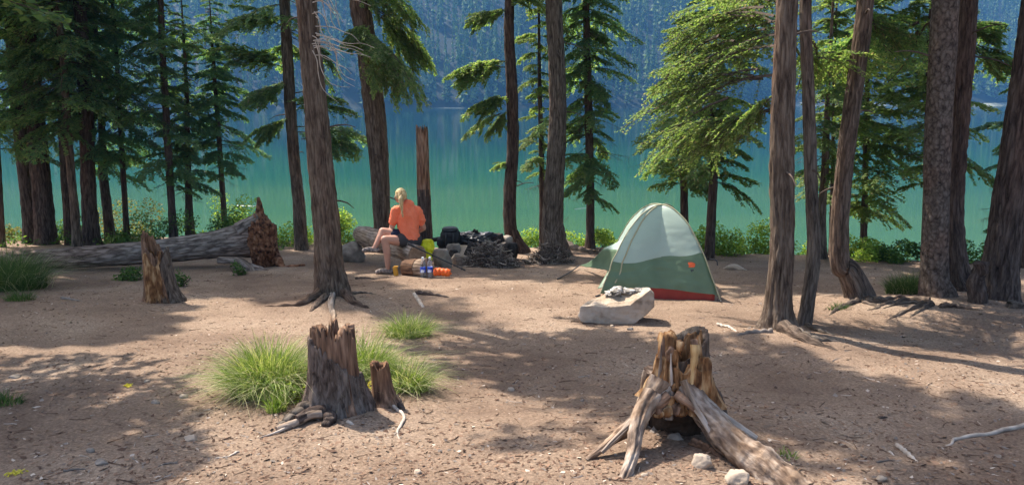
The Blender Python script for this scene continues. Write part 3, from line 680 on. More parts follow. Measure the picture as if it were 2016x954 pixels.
left('pointed young fir whose tip shows against the blue hillside', [(442, 436), (437, 360), (428, 230), (420, 120), (415, 40)], [13, 12, 10, 7, 3], 17.3, 5.6, ('bark_dark', 'needle_dark'), (1.35, 5.6, .95, 110, .75, .14), 41, sides=12)
left('fir with drooping layered boughs behind the reddish-barked tree', [(593, 476), (588, 400), (578, 300), (568, 150), (560, 0)], [30, 27, 25, 24, 22], 14.8, 9.5, ('bark', 'needle'),
     [(3.6, 9.5, 1.05, 50, .7, .14)], 42, sides=24, boughs=[((572, 210, 14.8), (690, 190, 14.3), 7, .8), ((575, 260, 14.8), (705, 270, 14.6), 7, .7), ((570, 230, 14.8), (500, 265, 14.4), 6, .8),
     ((565, 120, 14.8), (460, 95, 14.3), 7, .8), ((568, 160, 14.8), (490, 190, 14.2), 6, .8), ((565, 60, 14.8), (680, 120, 15.1), 6, .8), ((562, 40, 14.8), (450, 20, 14.4), 6, .8)], stubs=6)
# trees out of the picture to the left and behind that throw the shade
for (x, y, tp, sd_, lb) in ((-8.9, 11.9, 10.5, 61, 'tall shade tree standing left of the picture by the fallen log'), (-6.4, 6.3, 9.5, 62, 'shade tree standing close on the left of the picture'),
                       (-13.5, 13.5, 18, 63, 'tall tree far off on the left beyond the picture')):
    p = onground(x, y); T_ = thing('conifer_tree', lb, 'tree', p, TREE_GROUP); rng = np.random.RandomState(sd_)
    PP = [p-np.array([0, 0, .15]), p+np.array([0, 0, tp*.5]), p+np.array([.2, 0, tp])]
    g, C, rr = trunk_geo(PP, [.2, .14, .02], 18, .15, seed=sd_); build('trunk', g, M['bark'], T_)
    cg = Geo()
    for q in range(105):
        fq = q/105; z = p[2]+4.2+(tp-4.2)*fq; a = q*2.399
        place_bough(cg, np.array([p[0], p[1], z]), (math.cos(a), math.sin(a), -.1+.2*fq), 2.1*((1-fq)**.7)+.2, rng, 1, 0, 1, size=.19, bare=.1)
    build('crown', cg, [M['needle'], M['twig_brown']], T_, smooth_=False)

# ------------------------------------------------------------------ grass and bushes
def grass_geo(c, rad, n, hgt, seed=0, lean=.5, wid=.004, splay=1.0, squash=1.0):
    r = np.random.RandomState(seed); a = r.uniform(0, 6.28, n); q = rad*np.sqrt(r.uniform(0, 1, n))
    bx = c[0]+q*np.cos(a); by = c[1]+q*np.sin(a)*squash; bz = ground(bx, by)
    h = hgt*r.uniform(.45, 1.15, n)*(1-.35*(q/rad)**2)
    da = a+r.normal(0, 1.25, n); ln = h*lean*r.uniform(.3, 1.5, n)*(.35+splay*q/rad)
    dx, dy = np.cos(da), np.sin(da); wa = r.uniform(0, 3.14, n); wx, wy = np.cos(wa)*wid, np.sin(wa)*wid
    rows = []
    for t in (0, .35, .65, .87, 1.0):
        x = bx+dx*ln*t**1.8; y = by+dy*ln*t**1.8; z = bz-.01+h*(t-.42*np.minimum(ln/h, 1.3)*t**3)
        k = (1-t**1.6)*1.0+.12
        rows.append(np.stack([np.stack([x-wx*k, y-wy*k, z], -1), np.stack([x+wx*k, y+wy*k, z], -1)], 1))
    V = np.stack(rows, 1)      # n,5,2,3
    b = np.arange(n)[:, None]*10+np.arange(4)[None]*2
    f = np.stack([b, b+1, b+3, b+2], -1).reshape(-1, 4)
    return Geo().add(V.reshape(-1, 3), f)
M['grass_dry'] = leaf_mat('dry_grass_blades', [(0, (.40, .36, .20)), (1, (.62, .56, .38))], .4)
def grass(label, u, v, rad, n, h, seed, mt='grass', lean=.8, squash=.8, wid=.0026, c=None, group='grass tufts', name='grass_tuft'):
    c = gat(u, v) if c is None else c
    g = grass_geo(c, rad, n, h, seed, lean, wid, squash=squash)
    if n > 300: g.merge(_m(grass_geo(c, rad*1.15, n//9, h*1.05, seed+50, lean*1.5, wid*.7, squash=squash), 1))
    return tag(build(name, g, [M[mt], M['grass_dry']], origin=c, smooth_=False), label, 'grass tuft', group)
grass('big tuft of long green grass on the left of the dark-barked stump', 532, 770, .24, 3600, .44, 1, lean=.95)
grass('small short tuft at the front left foot of the dark-barked stump', 545, 808, .06, 160, .20, 2, lean=.6)
grass('tuft of long pale grass behind and right of the dark-barked stump', 715, 745, .20, 1700, .42, 3, lean=1.0)
grass('tuft of long grass just right of the small hollow stub', 800, 765, .15, 700, .30, 4, lean=1.1)
grass('low grass tuft on bare dirt behind the stump, toward the fire ring', 805, 660, .20, 900, .30, 5, lean=1.1)
grass('dark lush grass clump at the left edge in front of the fallen log', 8, 566, .50, 2200, .72, 6, 'grass_dark', lean=1.0)
grass('small thin grass clump below the clump at the left edge', 40, 590, .16, 260, .2, 7, 'grass_dark', lean=.9)
grass('rounded clump of fine grass left of the ring-barked tree', 1790, 578, .26, 1500, .34, 8, 'grass_dark', lean=.6)
grass('tiny grass patch by the foot of the bowed tree', 1650, 606, .10, 160, .10, 9, 'grass_dark', lean=.8)
grass('small weedy tuft at the left edge of the foreground dirt', 5, 795, .12, 220, .14, 10, 'grass_dark', lean=.9)
grass('sparse seedling grass beside the right fallen root limb', 1548, 900, .06, 60, .07, 12, 'grass', lean=.8)

def leaves_geo(c, R, n, size, seed=0, shell=.35, ground_snap=True, clump=7):
    r = np.random.RandomState(seed); k = max(1, clump); 
    cc = r.uniform(-1, 1, (k, 3))*np.array([.75, .75, .5])+np.array([0, 0, .1]); ci = r.randint(0, k, n)
    d = r.randn(n, 3); d /= np.linalg.norm(d, axis=1)[:, None]
    P = cc[ci]+d*(r.uniform(0, 1, n)**shell)[:, None]*.48
    P[:, 2] = np.abs(P[:, 2]+.35)
    P = P*np.array(R)+np.array(c)
    a = r.randn(n, 3); a[:, 2] *= .5; a /= np.linalg.norm(a, axis=1)[:, None]
    nrm = r.randn(n, 3)+np.array([0, 0, 1.2]); b = np.cross(nrm, a); b /= np.linalg.norm(b, axis=1)[:, None]
    l = size*r.uniform(.6, 1.3, n)[:, None]; w_ = l*.34
    V = np.stack([P, P+a*l*.5+b*w_, P+a*l, P+a*l*.5-b*w_], 1)
    return Geo().add(V.reshape(-1, 3), np.arange(n*4).reshape(-1, 4)), cc*np.array(R)+np.array(c)
def bush(label, u, v_top, u_w, Y, hgt, n, mt='leaf', seed=0, size=.055, name='bush', group='bushes along the lake bank'):
    """bush whose top shows at v_top, u_w px wide, at distance Y"""
    p = at(u, v_top, Y); wx = u_w/2/pxm(Y); c = np.array([p[0], p[1], float(ground(p[0], p[1]))])
    h = max(.25, p[2]-c[2]); 
    T_ = thing(name, label, 'bush', c, group)
    g, cc = leaves_geo(c, (wx, min(wx, .8), h*.82), n, size, seed, clump=max(5, int(wx*9)))
    build('leaves', g, M[mt], T_, smooth_=False)
    st = Geo(); r = np.random.RandomState(seed)
    for q in cc:
        for j in range(2):
            e = q+r.uniform(-.12, .12, 3); e[2] = max(e[2]+h*.2, c[2]+.1); s0 = c+np.array([(q[0]-c[0])*.5, (q[1]-c[1])*.5, -.03]); s0[2] = float(ground(s0[0], s0[1]))-.03
            st.merge(thin(catmull([s0, (s0+e)/2+r.uniform(-.04, .04, 3), e], 5), np.linspace(.006, .002, 5)))
    build('stems', st, M['twig_brown'], T_)
    return T_
BU = [('yellow-green bush right of the root end of the fallen log', 575, 420, 90, 15.8, 900, 'leaf', .05),
      ('light green bush with tall shoots, left of the driftwood log', 688, 432, 85, 15.2, 900, 'leaf', .05),
      ('bright bush growing between the slim curved tree and the straight trunk', 1048, 462, 50, 15.6, 450, 'leaf', .05),
      ('low bush just right of the straight stripped trunk', 1135, 468, 60, 15.8, 450, 'leaf', .05),
      ('bush right of the dense dark fir, beside the tent flap', 1200, 458, 70, 15.4, 600, 'leaf', .05),
      ('dense bright bush to the right of the tent behind the bare fir trunk', 1440, 448, 110, 14.5, 1300, 'leaf', .05),
      ('yellow-green bush left of the large flared trunk', 1492, 446, 80, 14.2, 900, 'leaf', .05),
      ('bush seen between the tent and the bare fir trunk', 1383, 458, 50, 14.6, 400, 'leaf', .05),
      ('small bush between the flared trunk and the slender tree', 1570, 470, 60, 14.2, 450, 'leaf', .05),
      ('pale green bush right of the bowed tree', 1700, 474, 90, 13.2, 900, 'leaf', .05),
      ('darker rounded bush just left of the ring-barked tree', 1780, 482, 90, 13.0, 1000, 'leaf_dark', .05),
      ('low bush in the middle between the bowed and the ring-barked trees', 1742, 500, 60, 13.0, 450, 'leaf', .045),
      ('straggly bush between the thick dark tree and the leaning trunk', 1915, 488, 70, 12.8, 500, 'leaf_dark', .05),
      ('bright bush at the right edge behind the leaning trunk', 2014, 500, 50, 12.4, 400, 'leaf', .05),
      ('yellow-green bush above the root end of the fallen log', 500, 405, 90, 16.6, 900, 'leaf', .05),
      ('sunlit bush under the pointed young fir', 455, 398, 80, 17.4, 800, 'leaf', .05),
      ('yellowing bush right of the left stand', 262, 405, 100, 17.6, 900, 'leaf_yellow', .05),
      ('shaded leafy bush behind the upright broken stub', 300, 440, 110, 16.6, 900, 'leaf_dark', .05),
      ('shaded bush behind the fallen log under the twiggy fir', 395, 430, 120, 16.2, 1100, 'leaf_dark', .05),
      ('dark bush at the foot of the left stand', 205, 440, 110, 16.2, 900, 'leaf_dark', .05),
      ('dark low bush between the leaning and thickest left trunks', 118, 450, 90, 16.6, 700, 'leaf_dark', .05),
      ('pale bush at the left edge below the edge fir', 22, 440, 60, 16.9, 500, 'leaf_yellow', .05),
      ('small green shrub under the fallen log, left of the broken stub', 262, 530, 62, 11.0, 420, 'leaf_dark', .035),
      ('tiny green plant right of the broken stub', 356, 560, 26, 10.1, 130, 'leaf_dark', .035),
      ('small green sprig under the root end of the fallen log', 470, 528, 30, 11.4, 130, 'leaf_dark', .035)]
for q, (lb, u, v, wpx_, Y, n, mt, sz) in enumerate(BU):
    bush(lb, u, v-(12 if Y > 12 else 0), wpx_*1.15, Y, 0, int(n*2.2), mt, 100+q, sz)
# leafy runners in the grass round the dark stump
for q, (lb, u, v, n, s_, mt) in enumerate((('leafy green weed in the grass left of the dark-barked stump', 560, 790, 260, .13, 'leaf'),
                                        ('yellow-green weed between the dark-barked stump and the small stub', 718, 778, 90, .09, 'flower'),
                                        ('small leafy weed right behind the dark-barked stump', 705, 715, 120, .11, 'leaf'))):
    c = gat(u, v); g, _ = leaves_geo(c, (s_, s_, s_*.9), n, .028, 300+q, clump=6)
    tag(build('weed', g, M[mt], origin=c, smooth_=False), lb, 'weed', 'weeds round the dark stump')
# carpet of ground plants beyond the fallen log and along the bank
r = np.random.RandomState(5); P = []
for k in range(26000):
    x = r.uniform(-13, 9); e_ = float(edge(x)) if k % 1 == 0 else 0
    y = e_+(r.uniform(-2.6, 2.5) if x < -4.2 else r.uniform(.25, 2.2)); P.append((x, y))
    if len(P) >= 15000: break
P = np.array(P); keep = n2(P[:, 0], P[:, 1], .9, 3, 77)+.02*(P[:, 0] < -4.2) > -.06; P = P[keep]
n = len(P); z = ground(P[:, 0], P[:, 1]); B0 = np.stack([P[:, 0], P[:, 1], z+r.uniform(0, .16, n)], -1)
a = r.randn(n, 3); a[:, 2] = np.abs(a[:, 2])*.6; a /= np.linalg.norm(a, axis=1)[:, None]; b_ = np.cross(r.randn(n, 3)+[0, 0, 1.5], a); b_ /= np.linalg.norm(b_, axis=1)[:, None]
l = r.uniform(.04, .10, n)[:, None]
V = np.stack([B0, B0+a*l*.5+b_*l*.3, B0+a*l, B0+a*l*.5-b_*l*.3], 1).reshape(-1, 3)
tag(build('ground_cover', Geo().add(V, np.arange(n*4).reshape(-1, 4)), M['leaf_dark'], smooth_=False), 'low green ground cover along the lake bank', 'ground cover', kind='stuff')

# ------------------------------------------------------------------ litter on the dirt
r = np.random.RandomState(9); g = Geo()
n = 42000; Yd = 2.6+12*r.uniform(0, 1, n)**1.9; Xd = r.uniform(-.68, .68, n)*Yd
keep = (n2(Xd, Yd, 1.1, 3, 91) > -.12+.2*r.rand(n)-.1) & (Yd < edge(Xd)); Xd, Yd = Xd[keep], Yd[keep]; n = len(Xd)
a = r.uniform(0, 6.28, n); l = r.uniform(.004, .019, n)*(1+.8*(r.rand(n) > .95)); w_ = l*r.uniform(.15, .7, n)
c = np.stack([Xd, Yd, ground(Xd, Yd)+.003], -1)
d1 = np.stack([np.cos(a), np.sin(a), r.normal(0, .25, n)], -1)*l[:, None]; d2 = np.stack([-np.sin(a), np.cos(a), r.normal(0, .3, n)], -1)*w_[:, None]
V = np.stack([c-d1, c+d2*.9, c+d1, c-d2], 1).reshape(-1, 3); F_ = np.arange(n*4).reshape(-1, 4)
g.add(V, F_)
g.m = [r.choice([0, 1, 2, 3], n, p=[.42, .40, .14, .04])]
for k in range(2800):
    y = 2.7+9*r.rand()**1.8; x = r.uniform(-.68, .68)*y; a0 = r.uniform(0, 6.28); ln = r.uniform(.02, .15)*(1 if k < 900 else .5); bd = r.normal(0, .25)
    pts = []
    for t in np.linspace(0, 1, 4):
        px_, py_ = x+math.cos(a0+bd*t)*ln*t, y+math.sin(a0+bd*t)*ln*t; pts.append([px_, py_, float(ground(px_, py_))+.004])
    t_ = thin(np.array(pts), np.linspace(.0028, .001, 4)*r.uniform(.6, 1.4)); _m(t_, int(r.choice([0, 1, 3], p=[.5, .38, .12]))); g.merge(t_)
M['lit_brown'] = plain('bark_flake', (.11, .065, .045), .9, .1); M['lit_mid'] = plain('needle_litter', (.24, .15, .10), .9, .1)
M['lit_pale'] = plain('pale_chip', (.50, .41, .33), .9, .1)
tag(build('forest_litter', g, [M['lit_brown'], M['lit_mid'], M['twig'], M['lit_pale']], smooth_=False), 'scattered bark flakes, needles and twigs on the dirt', 'litter', kind='stuff')

# stones one can point at
def stone(label, u, v, wpx_, hpx, seed, mt='stone', name='stone', group='stones on the dirt', sink=.3, deep=.9, sub=4, rot=0.0, c=None, planes=14):
    c = gat(u, v) if c is None else np.array(c, float); k = pxm(c[1], v); sx = wpx_/k; sz = hpx/k*1.25
    cc = c+np.array([0, 0, sz*(.5-sink)])
    return tag(build(name, rock_geo(cc, (sx*1.2, sx*deep*1.1, sz*1.35), seed, sub, rough=.13, planes=planes, rot=rot), M[mt], origin=c, smooth_=sub > 2), label, 'stone', group)
for q, a_ in enumerate((('pale angular stone in the sun, bottom left quarter of the dirt', 377, 866, 26, 16, 'stone_pale'), ('small pale stone right of a brown chunk, left of the big grass tuft', 361, 783, 18, 11, 'stone_pale'),
                        ('little brown stone left of the small pale one', 307, 795, 17, 10, 'stone'), ('grey flat stone lying in shade near the bottom left corner', 200, 912, 26, 12, 'stone'),
                        ('dark stone above the flat grey one in the bottom left shade', 180, 890, 18, 11, 'stone'), ('pale flat stone at the left edge above the weedy tuft', 27, 741, 22, 10, 'stone'),
                        ('tiny pale pebble in the sun above the two left stones', 290, 754, 12, 7, 'stone_pale'), ('small pale stone alone in the sunny dirt right of the grass', 1005, 768, 13, 11, 'stone_pale'),
                        ('tan stone lying on bare dirt behind the tent to the right', 1447, 530, 42, 16, 'stone_pale'), ('small white pebble at the front of the big boulder', 1205, 641, 10, 6, 'stone_pale'),
                        ('pale rounded stone between the roots of the splintered stump', 1383, 918, 40, 40, 'stone_pale'), ('large pale stone at the bottom edge under the fallen root limb', 1450, 950, 60, 40, 'stone_pale'),
                        ('brown stone inside the hollow of the splintered stump', 1330, 862, 30, 20, 'stone'), ('reddish chunk on the dirt behind the splintered stump', 1241, 648, 12, 9, 'stone'),
                        ('little stone in the left middle shade', 1146, 787, 9, 8, 'stone'), ('white chip of stone at the bottom, centre right', 822, 932, 20, 12, 'stone_pale'),
                        ('tan stone by the bottom edge left of the root', 1268, 935, 16, 8, 'stone_pale'), ('rounded light stone at the bottom edge on the right', 1733, 945, 22, 14, 'stone_pale'))):
    stone(a_[0], a_[1], a_[2], a_[3]*.85, a_[4]*.8, 40+q, a_[5], sub=4 if a_[3] > 24 else 3, planes=18, sink=.42)

# sticks and exposed roots
def stick(label, pts, r0, r1, mt='twig_pale', name='stick', seed=0, group='sticks lying on the dirt', cat='stick', lift=.7):
    g = ground_root(pts, r0, r1, seed, lift); return tag(build(name, g, M[mt], origin=gat(*pts[0])), label, cat, group)
stick('long pale stick reaching in from the right edge with a hooked end', [(2030, 838), (1960, 852), (1885, 862), (1872, 872), (1845, 876)], .014, .005, seed=1)
stick('thick short pale stick in the sun at lower right', [(1765, 880), (1785, 893), (1806, 906)], .013, .011, seed=2)
stick('tiny pale stick left of the thick short one', [(1750, 890), (1762, 898)], .006, .004, seed=3)
stick('thin stick lying across below the thick short pale one', [(1725, 912), (1760, 907), (1790, 903)], .005, .003, 'twig', seed=4)
stick('zigzag root in front of the small hollow stub', [(762, 790), (795, 820), (782, 848), (790, 872)], .012, .005, seed=5, cat='root', name='exposed_root', group=None)
stick('curved stick in the lower left sun', [(470, 893), (440, 905), (400, 903)], .007, .004, 'twig_pale', seed=6)
stick('forked stick end in the lower left', [(350, 915), (320, 918), (290, 930)], .006, .003, 'twig', seed=7)
stick('pale stick in shade near the bottom left corner', [(125, 930), (160, 925), (185, 920)], .007, .004, 'twig', seed=8)
stick('pale twig lying behind the splintered stump near the flared tree', [(1412, 640), (1432, 645), (1450, 652)], .014, .010, seed=9, lift=1.3)
stick('pale stick on the dirt by the low grass tuft', [(815, 580), (825, 594), (833, 604)], .022, .018, seed=10)
stick('dark half-buried root by the low grass tuft', [(820, 578), (850, 582), (888, 586)], .035, .015, 'bark_dark', seed=11, cat='root', name='exposed_root', group=None, lift=.3)
stick('dark sliver of bark on the dirt left of the seated person', [(700, 549), (720, 548), (742, 550)], .022, .012, 'bark_dark', seed=12, lift=.2)
stick('short stick in the shade left of the broken stub', [(122, 590), (140, 592), (162, 594)], .018, .010, 'twig', seed=13)
stick('white wood chip in front of the dark-barked stump', [(683, 829), (695, 834)], .010, .010, 'twig_pale', seed=14)
stick('dark stick on bare dirt near the bottom of the photo', [(1730, 825), (1750, 822)], .008, .005, 'twig_brown', seed=15)
stick('root fragment lying in front of the splintered stump hollow', [(1362, 874), (1390, 886), (1420, 900)], .022, .014, 'wood_brown', seed=16, lift=.9)
for q, (lb, u, v, s_) in enumerate((('yellow leaf cluster in the bottom left corner', 33, 930, .05), ('small yellow leaf patch in the sun at left', 250, 762, .035))):
    c = gat(u, v); g, _ = leaves_geo(c, (s_, s_, .012), 60, .018, 400+q, clump=5); tag(build('fallen_leaves', g, M['flower'], origin=c, smooth_=False), lb, 'leaves', 'yellow fallen leaves')

# ------------------------------------------------------------------ stumps
def stump_shell(c, prof, top_fn, sides=96, rows=40, seed=0, rough=.06, thick=.04, lean=(0, 0), h0=-.12):
    """prof(h)->radius, top_fn(theta)->height; outer wall up to a broken rim and an inner wall down"""
    th = np.linspace(0, 2*np.pi, sides, endpoint=False); H = top_fn(th)
    V = []
    for i, s in enumerate(np.linspace(0, 1, rows)):
        h = h0+(H-h0)*s; hh = np.maximum(h, 0)
        R = prof(hh, th)
        nz_ = fbm(np.stack([np.cos(th)*7, np.sin(th)*7, h*3.0+seed], -1), 4, seed)-.5; rd = 1-np.abs(2*fbm(np.stack([np.cos(th)*5, np.sin(th)*5, h*1.6+seed+9], -1), 3, seed+3)-1)
        R = R*(1+rough*2*nz_+rough*1.6*(rd-.7))
        V.append(np.stack([c[0]+R*np.cos(th)+lean[0]*h, c[1]+R*np.sin(th)+lean[1]*h, c[2]+h], -1))
    for i, s in enumerate(np.linspace(1, 0, 10)):
        h = H*.35+(H*.65)*s if i else H-.004
        R = (prof(np.maximum(h, 0), th)-thick*(1 if i else .5))*(.5+.5*s**.5) if i else prof(H, th)-thick*.55
        nz_ = fbm(np.stack([np.cos(th)*9, np.sin(th)*9, h*9+seed], -1), 3, seed+7)-.5
        R = np.maximum(R*(1+.35*nz_), .005)
        V.append(np.stack([c[0]+R*np.cos(th)+lean[0]*h, c[1]+R*np.sin(th)+lean[1]*h, c[2]+h+.03*nz_], -1))
    n = len(V); V = np.array(V); i = np.arange(n-1)[:, None]*sides; j = np.arange(sides)[None]; j2 = (j+1) % sides
    f = np.stack([i+j, i+j2, i+sides+j2, i+sides+j], -1).reshape(-1, 4)
    g = Geo().add(V.reshape(-1, 3), f)
    bottom = V[-1].mean(0); k = np.arange(sides)
    g.add(np.vstack([V[-1], bottom[None]]), np.stack([k, (k+1) % sides, np.full(sides, sides)], -1))
    return g
def jagged(base, amp, seed, fine=.5, freq=4):
    def fn(th):
        a = fbm(np.stack([np.cos(th)*freq*.5, np.sin(th)*freq*.5, th*0+seed], -1), 2, seed)-.5
        b = vnoise(np.stack([np.cos(th)*freq*4, np.sin(th)*freq*4, th*0+seed], -1), seed+2)-.5
        return base+amp*2*a+amp*fine*2*b
    return fn

# dark-barked stump in the grass
c = gat(655, 812); kk = pxm(c[1], 800)
c = onground(c[0], c[1]+.12)
S = thing('tree_stump', 'dark-barked tapering stump with a splintered brown top, in the grass', 'stump', c)
Hs = (812-640)/kk*1.02
def prof_core(h, th): return .150*(1-.12*h/Hs)+.05*np.exp(-h/.10)
build('wood_core', stump_shell(c, prof_core, jagged(Hs*.90, .06, 5, 1.1, 6), 110, 44, 5, .07, .07, (-.02, 0)), M['wood_brown'], S)
def prof_bark(h, th): return .164*(1-.14*h/Hs)+(.035+.05*np.cos(th-3.7)**2)*np.exp(-h/.10)
def bark_top(th): return Hs*(.60+.24*np.cos(th-3.5))+.03*(vnoise(np.stack([np.cos(th)*9, np.sin(th)*9, th*0], -1), 3)-.5)*2
M['stump_bark'] = bark_mat('stump_bark', (.022, .017, .014), (.095, .075, .062), (.21, .175, .15), zs=.28, scale=30, bump=1.0)
build('bark', stump_shell(c, prof_bark, bark_top, 120, 44, 6, .12, .03, (-.02, 0)), M['stump_bark'], S)
build('root', ground_root([(625, 800), (600, 812), (575, 828), (548, 840)], .075, .03, 3, lift=.35), M['bark'], S)
build('root', ground_root([(660, 815), (690, 800), (715, 785)], .06, .03, 4, lift=.5), M['bark'], S)
build('root', ground_root([(640, 812), (650, 828), (640, 838)], .05, .03, 5, lift=.3), M['bark_dark'], S)
# broken root slab lying at its foot
L0 = thing('broken_wood', 'broken pale root slab lying at the front left foot of the dark-barked stump', 'wood', gat(590, 835))
P = [gat(632, 822)+[0, 0, .035], gat(605, 828)+[0, 0, .035], gat(575, 838)+[0, 0, .02], gat(545, 846)+[0, 0, .012]]
build('slab', root_geo(P, .040, .022, 7, 12, 50, lump=.75), M['wood_grey'], L0)
build('bark', root_geo([p+np.array([.02, .025, .012]) for p in P[:3]], .038, .028, 17, 12, 50, lump=.8), M['bark_dark'], L0)
build('splinter', root_geo([gat(572, 840)+[0, 0, .012], gat(545, 852)+[0, 0, .01], gat(512, 862)+[0, 0, .004]], .014, .003, 8, 7, 40, lump=.8), M['wood_grey'], L0)
# small hollow stub
c = onground(*gat(757, 792)[:2]); kk = pxm(c[1], 790); Hs2 = 84/kk*1.02
S = thing('tree_stump', 'small hollow brown stub right of the dark-barked stump', 'stump', c)
build('wood_core', stump_shell(c, lambda h, th: .058+.05*np.exp(-h/.06), jagged(Hs2*.93, .03, 9, .5, 4), 64, 30, 9, .09, .022, (-.10, 0)), M['wood_brown'], S)
build('root', ground_root([(770, 782), (785, 795), (796, 808)], .035, .012, 6, lift=.5), M['bark_dark'], S)

# upright broken stub on the left
c = onground(*gat(318, 590)[:2]); kk = pxm(c[1], 560); Hs3 = (590-456)/kk*1.02; print('stub', c, Hs3)
S = thing('tree_stump', 'upright broken stub leaning left, standing before the fallen log', 'stump', c)
def topf(th): return Hs3*(.80+.17*np.cos(th-2.6))+.05*(vnoise(np.stack([np.cos(th)*7, np.sin(th)*7, th*0], -1), 8)-.5)*2
build('wood_core', stump_shell(c, lambda h, th: .165*(1-.50*np.clip(h/Hs3, 0, 1))+.05*np.exp(-h/.08), topf, 90, 50, 12, .10, .05, (-.11, 0)), M['wood_brown'], S)
build('bare_wood', stump_shell(c+np.array([.0, -.03, 0]), lambda h, th: .15*(1-.50*np.clip(h/Hs3, 0, 1))+.03*np.exp(-h/.08), lambda th: Hs3*(.62+.1*np.cos(th*3)), 60, 40, 13, .10, .05, (-.10, 0)), M['wood_raw'], S)
build('bark', stump_shell(c+np.array([.035, .02, 0]), lambda h, th: .16*(1-.42*np.clip(h/Hs3, 0, 1))+.06*np.exp(-h/.08), lambda th: Hs3*(.55+.22*np.cos(th-.4)), 80, 40, 14, .09, .03, (-.07, 0)), M['bark'], S)

# standing dead snag behind the person
S = thing('dead_snag', 'broken standing dead trunk with a dark scorched lower half, right of the seated person', 'snag', onground(at(838, 470, 13.6)[0], 13.6))
c = np.array(S.location); top = at(832, 252, 13.6); mid = at(834, 372, 13.6); low = at(838, 470, 13.6)
g, C_, r_ = trunk_geo([c-[0, 0, .2], low*[1, 1, 0]+[0, 0, c[2]+.3], mid], [.14, .122, .113], 40, .04, .12, .2, seed=41, capped=True); build('scorched_trunk', g, M['bark_dark'], S)
def topf2(th): return (top[2]-mid[2])+.09*(vnoise(np.stack([np.cos(th)*5, np.sin(th)*5, th*0], -1), 4)-.62)*2
M['snag_wood'] = wood('snag_wood', (.05, .025, .016), (.26, .15, .10), (.42, .28, .20))
build('bare_trunk', stump_shell(mid-np.array([0, 0, .0]), lambda h, th: .108*(1-.10*h), topf2, 80, 50, 15, .12, .04, (-.01, 0)), M['snag_wood'], S)

# dead stub beside the leaning right trunk
Yb = 8.15; c = onground(at(1925, 606, Yb)[0], Yb); S = thing('dead_stub', 'dark dead stub with a knobbed top, at the foot of the leaning right trunk', 'stub', c)
build('wood_core', root_geo([c-[0, 0, .1], at(1922, 560, Yb), at(1930, 530, Yb), at(1926, 516, Yb)], .10, .05, 3, 18, 30, .5), M['bark_dark'], S)
build('knob', rock_geo(at(1935, 520, Yb), (.16, .09, .07), 5, 3), M['bark_dark'], S)

# splintered stump with roots, foreground right
c0 = gat(1330, 868); c = np.array([c0[0], c0[1]+.10, 0]); c = onground(c[0], c[1]); kk = pxm(c[1], 760)
S = thing('tree_stump', 'splintered pale orange stump standing on arched roots over a hollow', 'stump', c)
Yc = c[1]
def sp(u, v, dy=0.0): return at(u, v, Yc+dy)
zt = sp(1345, 662)[2]; zb = sp(1335, 790)[2]; cb = sp(1338, 790, .02)
Hb = zt-zb
def prof_b(h, th): return ((.160-.045*np.clip(h/Hb, 0, 1))*(1+.12*np.cos(2*th+.6))+.03*np.exp(-h/.05))*(1+.8*(fbm(np.stack([np.cos(th)*2.2, np.sin(th)*1.6, h*4+0*th], -1), 3, 66)-.5))
def top_b(th): return Hb*(.88-.16*np.clip(-np.sin(th-.2), 0, 1))+(vnoise(np.stack([np.cos(th)*3.2, np.sin(th)*3.2, th*0], -1), 6)-.6)*.16+.03*(vnoise(np.stack([np.cos(th)*11, np.sin(th)*11, th*0], -1), 6)-.5)
build('wood_core', stump_shell(cb, prof_b, top_b, 150, 70, 21, .16, .075, (-.02, 0), h0=.0), M['wood_raw'], S)
# bark on its right flank and back
g = stump_shell(cb+np.array([.045, .045, -.08]), lambda h, th: .145-.03*np.clip(h/Hb, 0, 1)+.04*np.exp(-h/.08), lambda th: Hb*(.80+.22*np.cos(th-.5))+.10, 90, 40, 22, .12, .03, (-.02, 0), h0=.06)
build('bark', g, M['bark'], S)
# bright strip of fresh wood
build('fresh_wood', root_geo([sp(1360, 780, -.112), sp(1363, 740, -.116), sp(1367, 700, -.102), sp(1368, 678, -.085)], .008, .026, 4, 9, 40, .55), M['wood_yellow'], S)
rq = np.random.RandomState(88)
for q in range(9):
    a = math.radians(200+q*18.2+rq.uniform(-5, 5)); rad = .140+rq.uniform(-.015, .02); hh0 = rq.uniform(-.06, .10); hh1 = Hb*rq.uniform(.35, .98)
    if abs(a-math.radians(285)) < .16: continue
    b0 = cb+np.array([math.cos(a)*rad*1.08, math.sin(a)*rad*1.08, hh0]); b1 = cb+np.array([math.cos(a)*rad*.80-.012, math.sin(a)*rad*.80, hh1])
    build('splinter', root_geo([b0, (b0+b1)/2+rq.normal(0, .008, 3), b1], rq.uniform(.012, .024), .003, 30+q, 7, 24, .8), M[['wood_raw', 'wood_raw', 'wood_brown', 'wood_grey'][rq.randint(4)]], S)
for q in range(5):
    a = rq.uniform(0, 6.28); rad = .11; b0 = cb+np.array([math.cos(a)*rad, math.sin(a)*rad, Hb*.7]); b1 = b0+np.array([rq.uniform(-.03, .01), 0, Hb*rq.uniform(.22, .40)])
    build('splinter', root_geo([b0, b1], .022, .004, 50+q, 7, 16, .9), M['wood_raw' if q % 3 else 'wood_brown'], S)
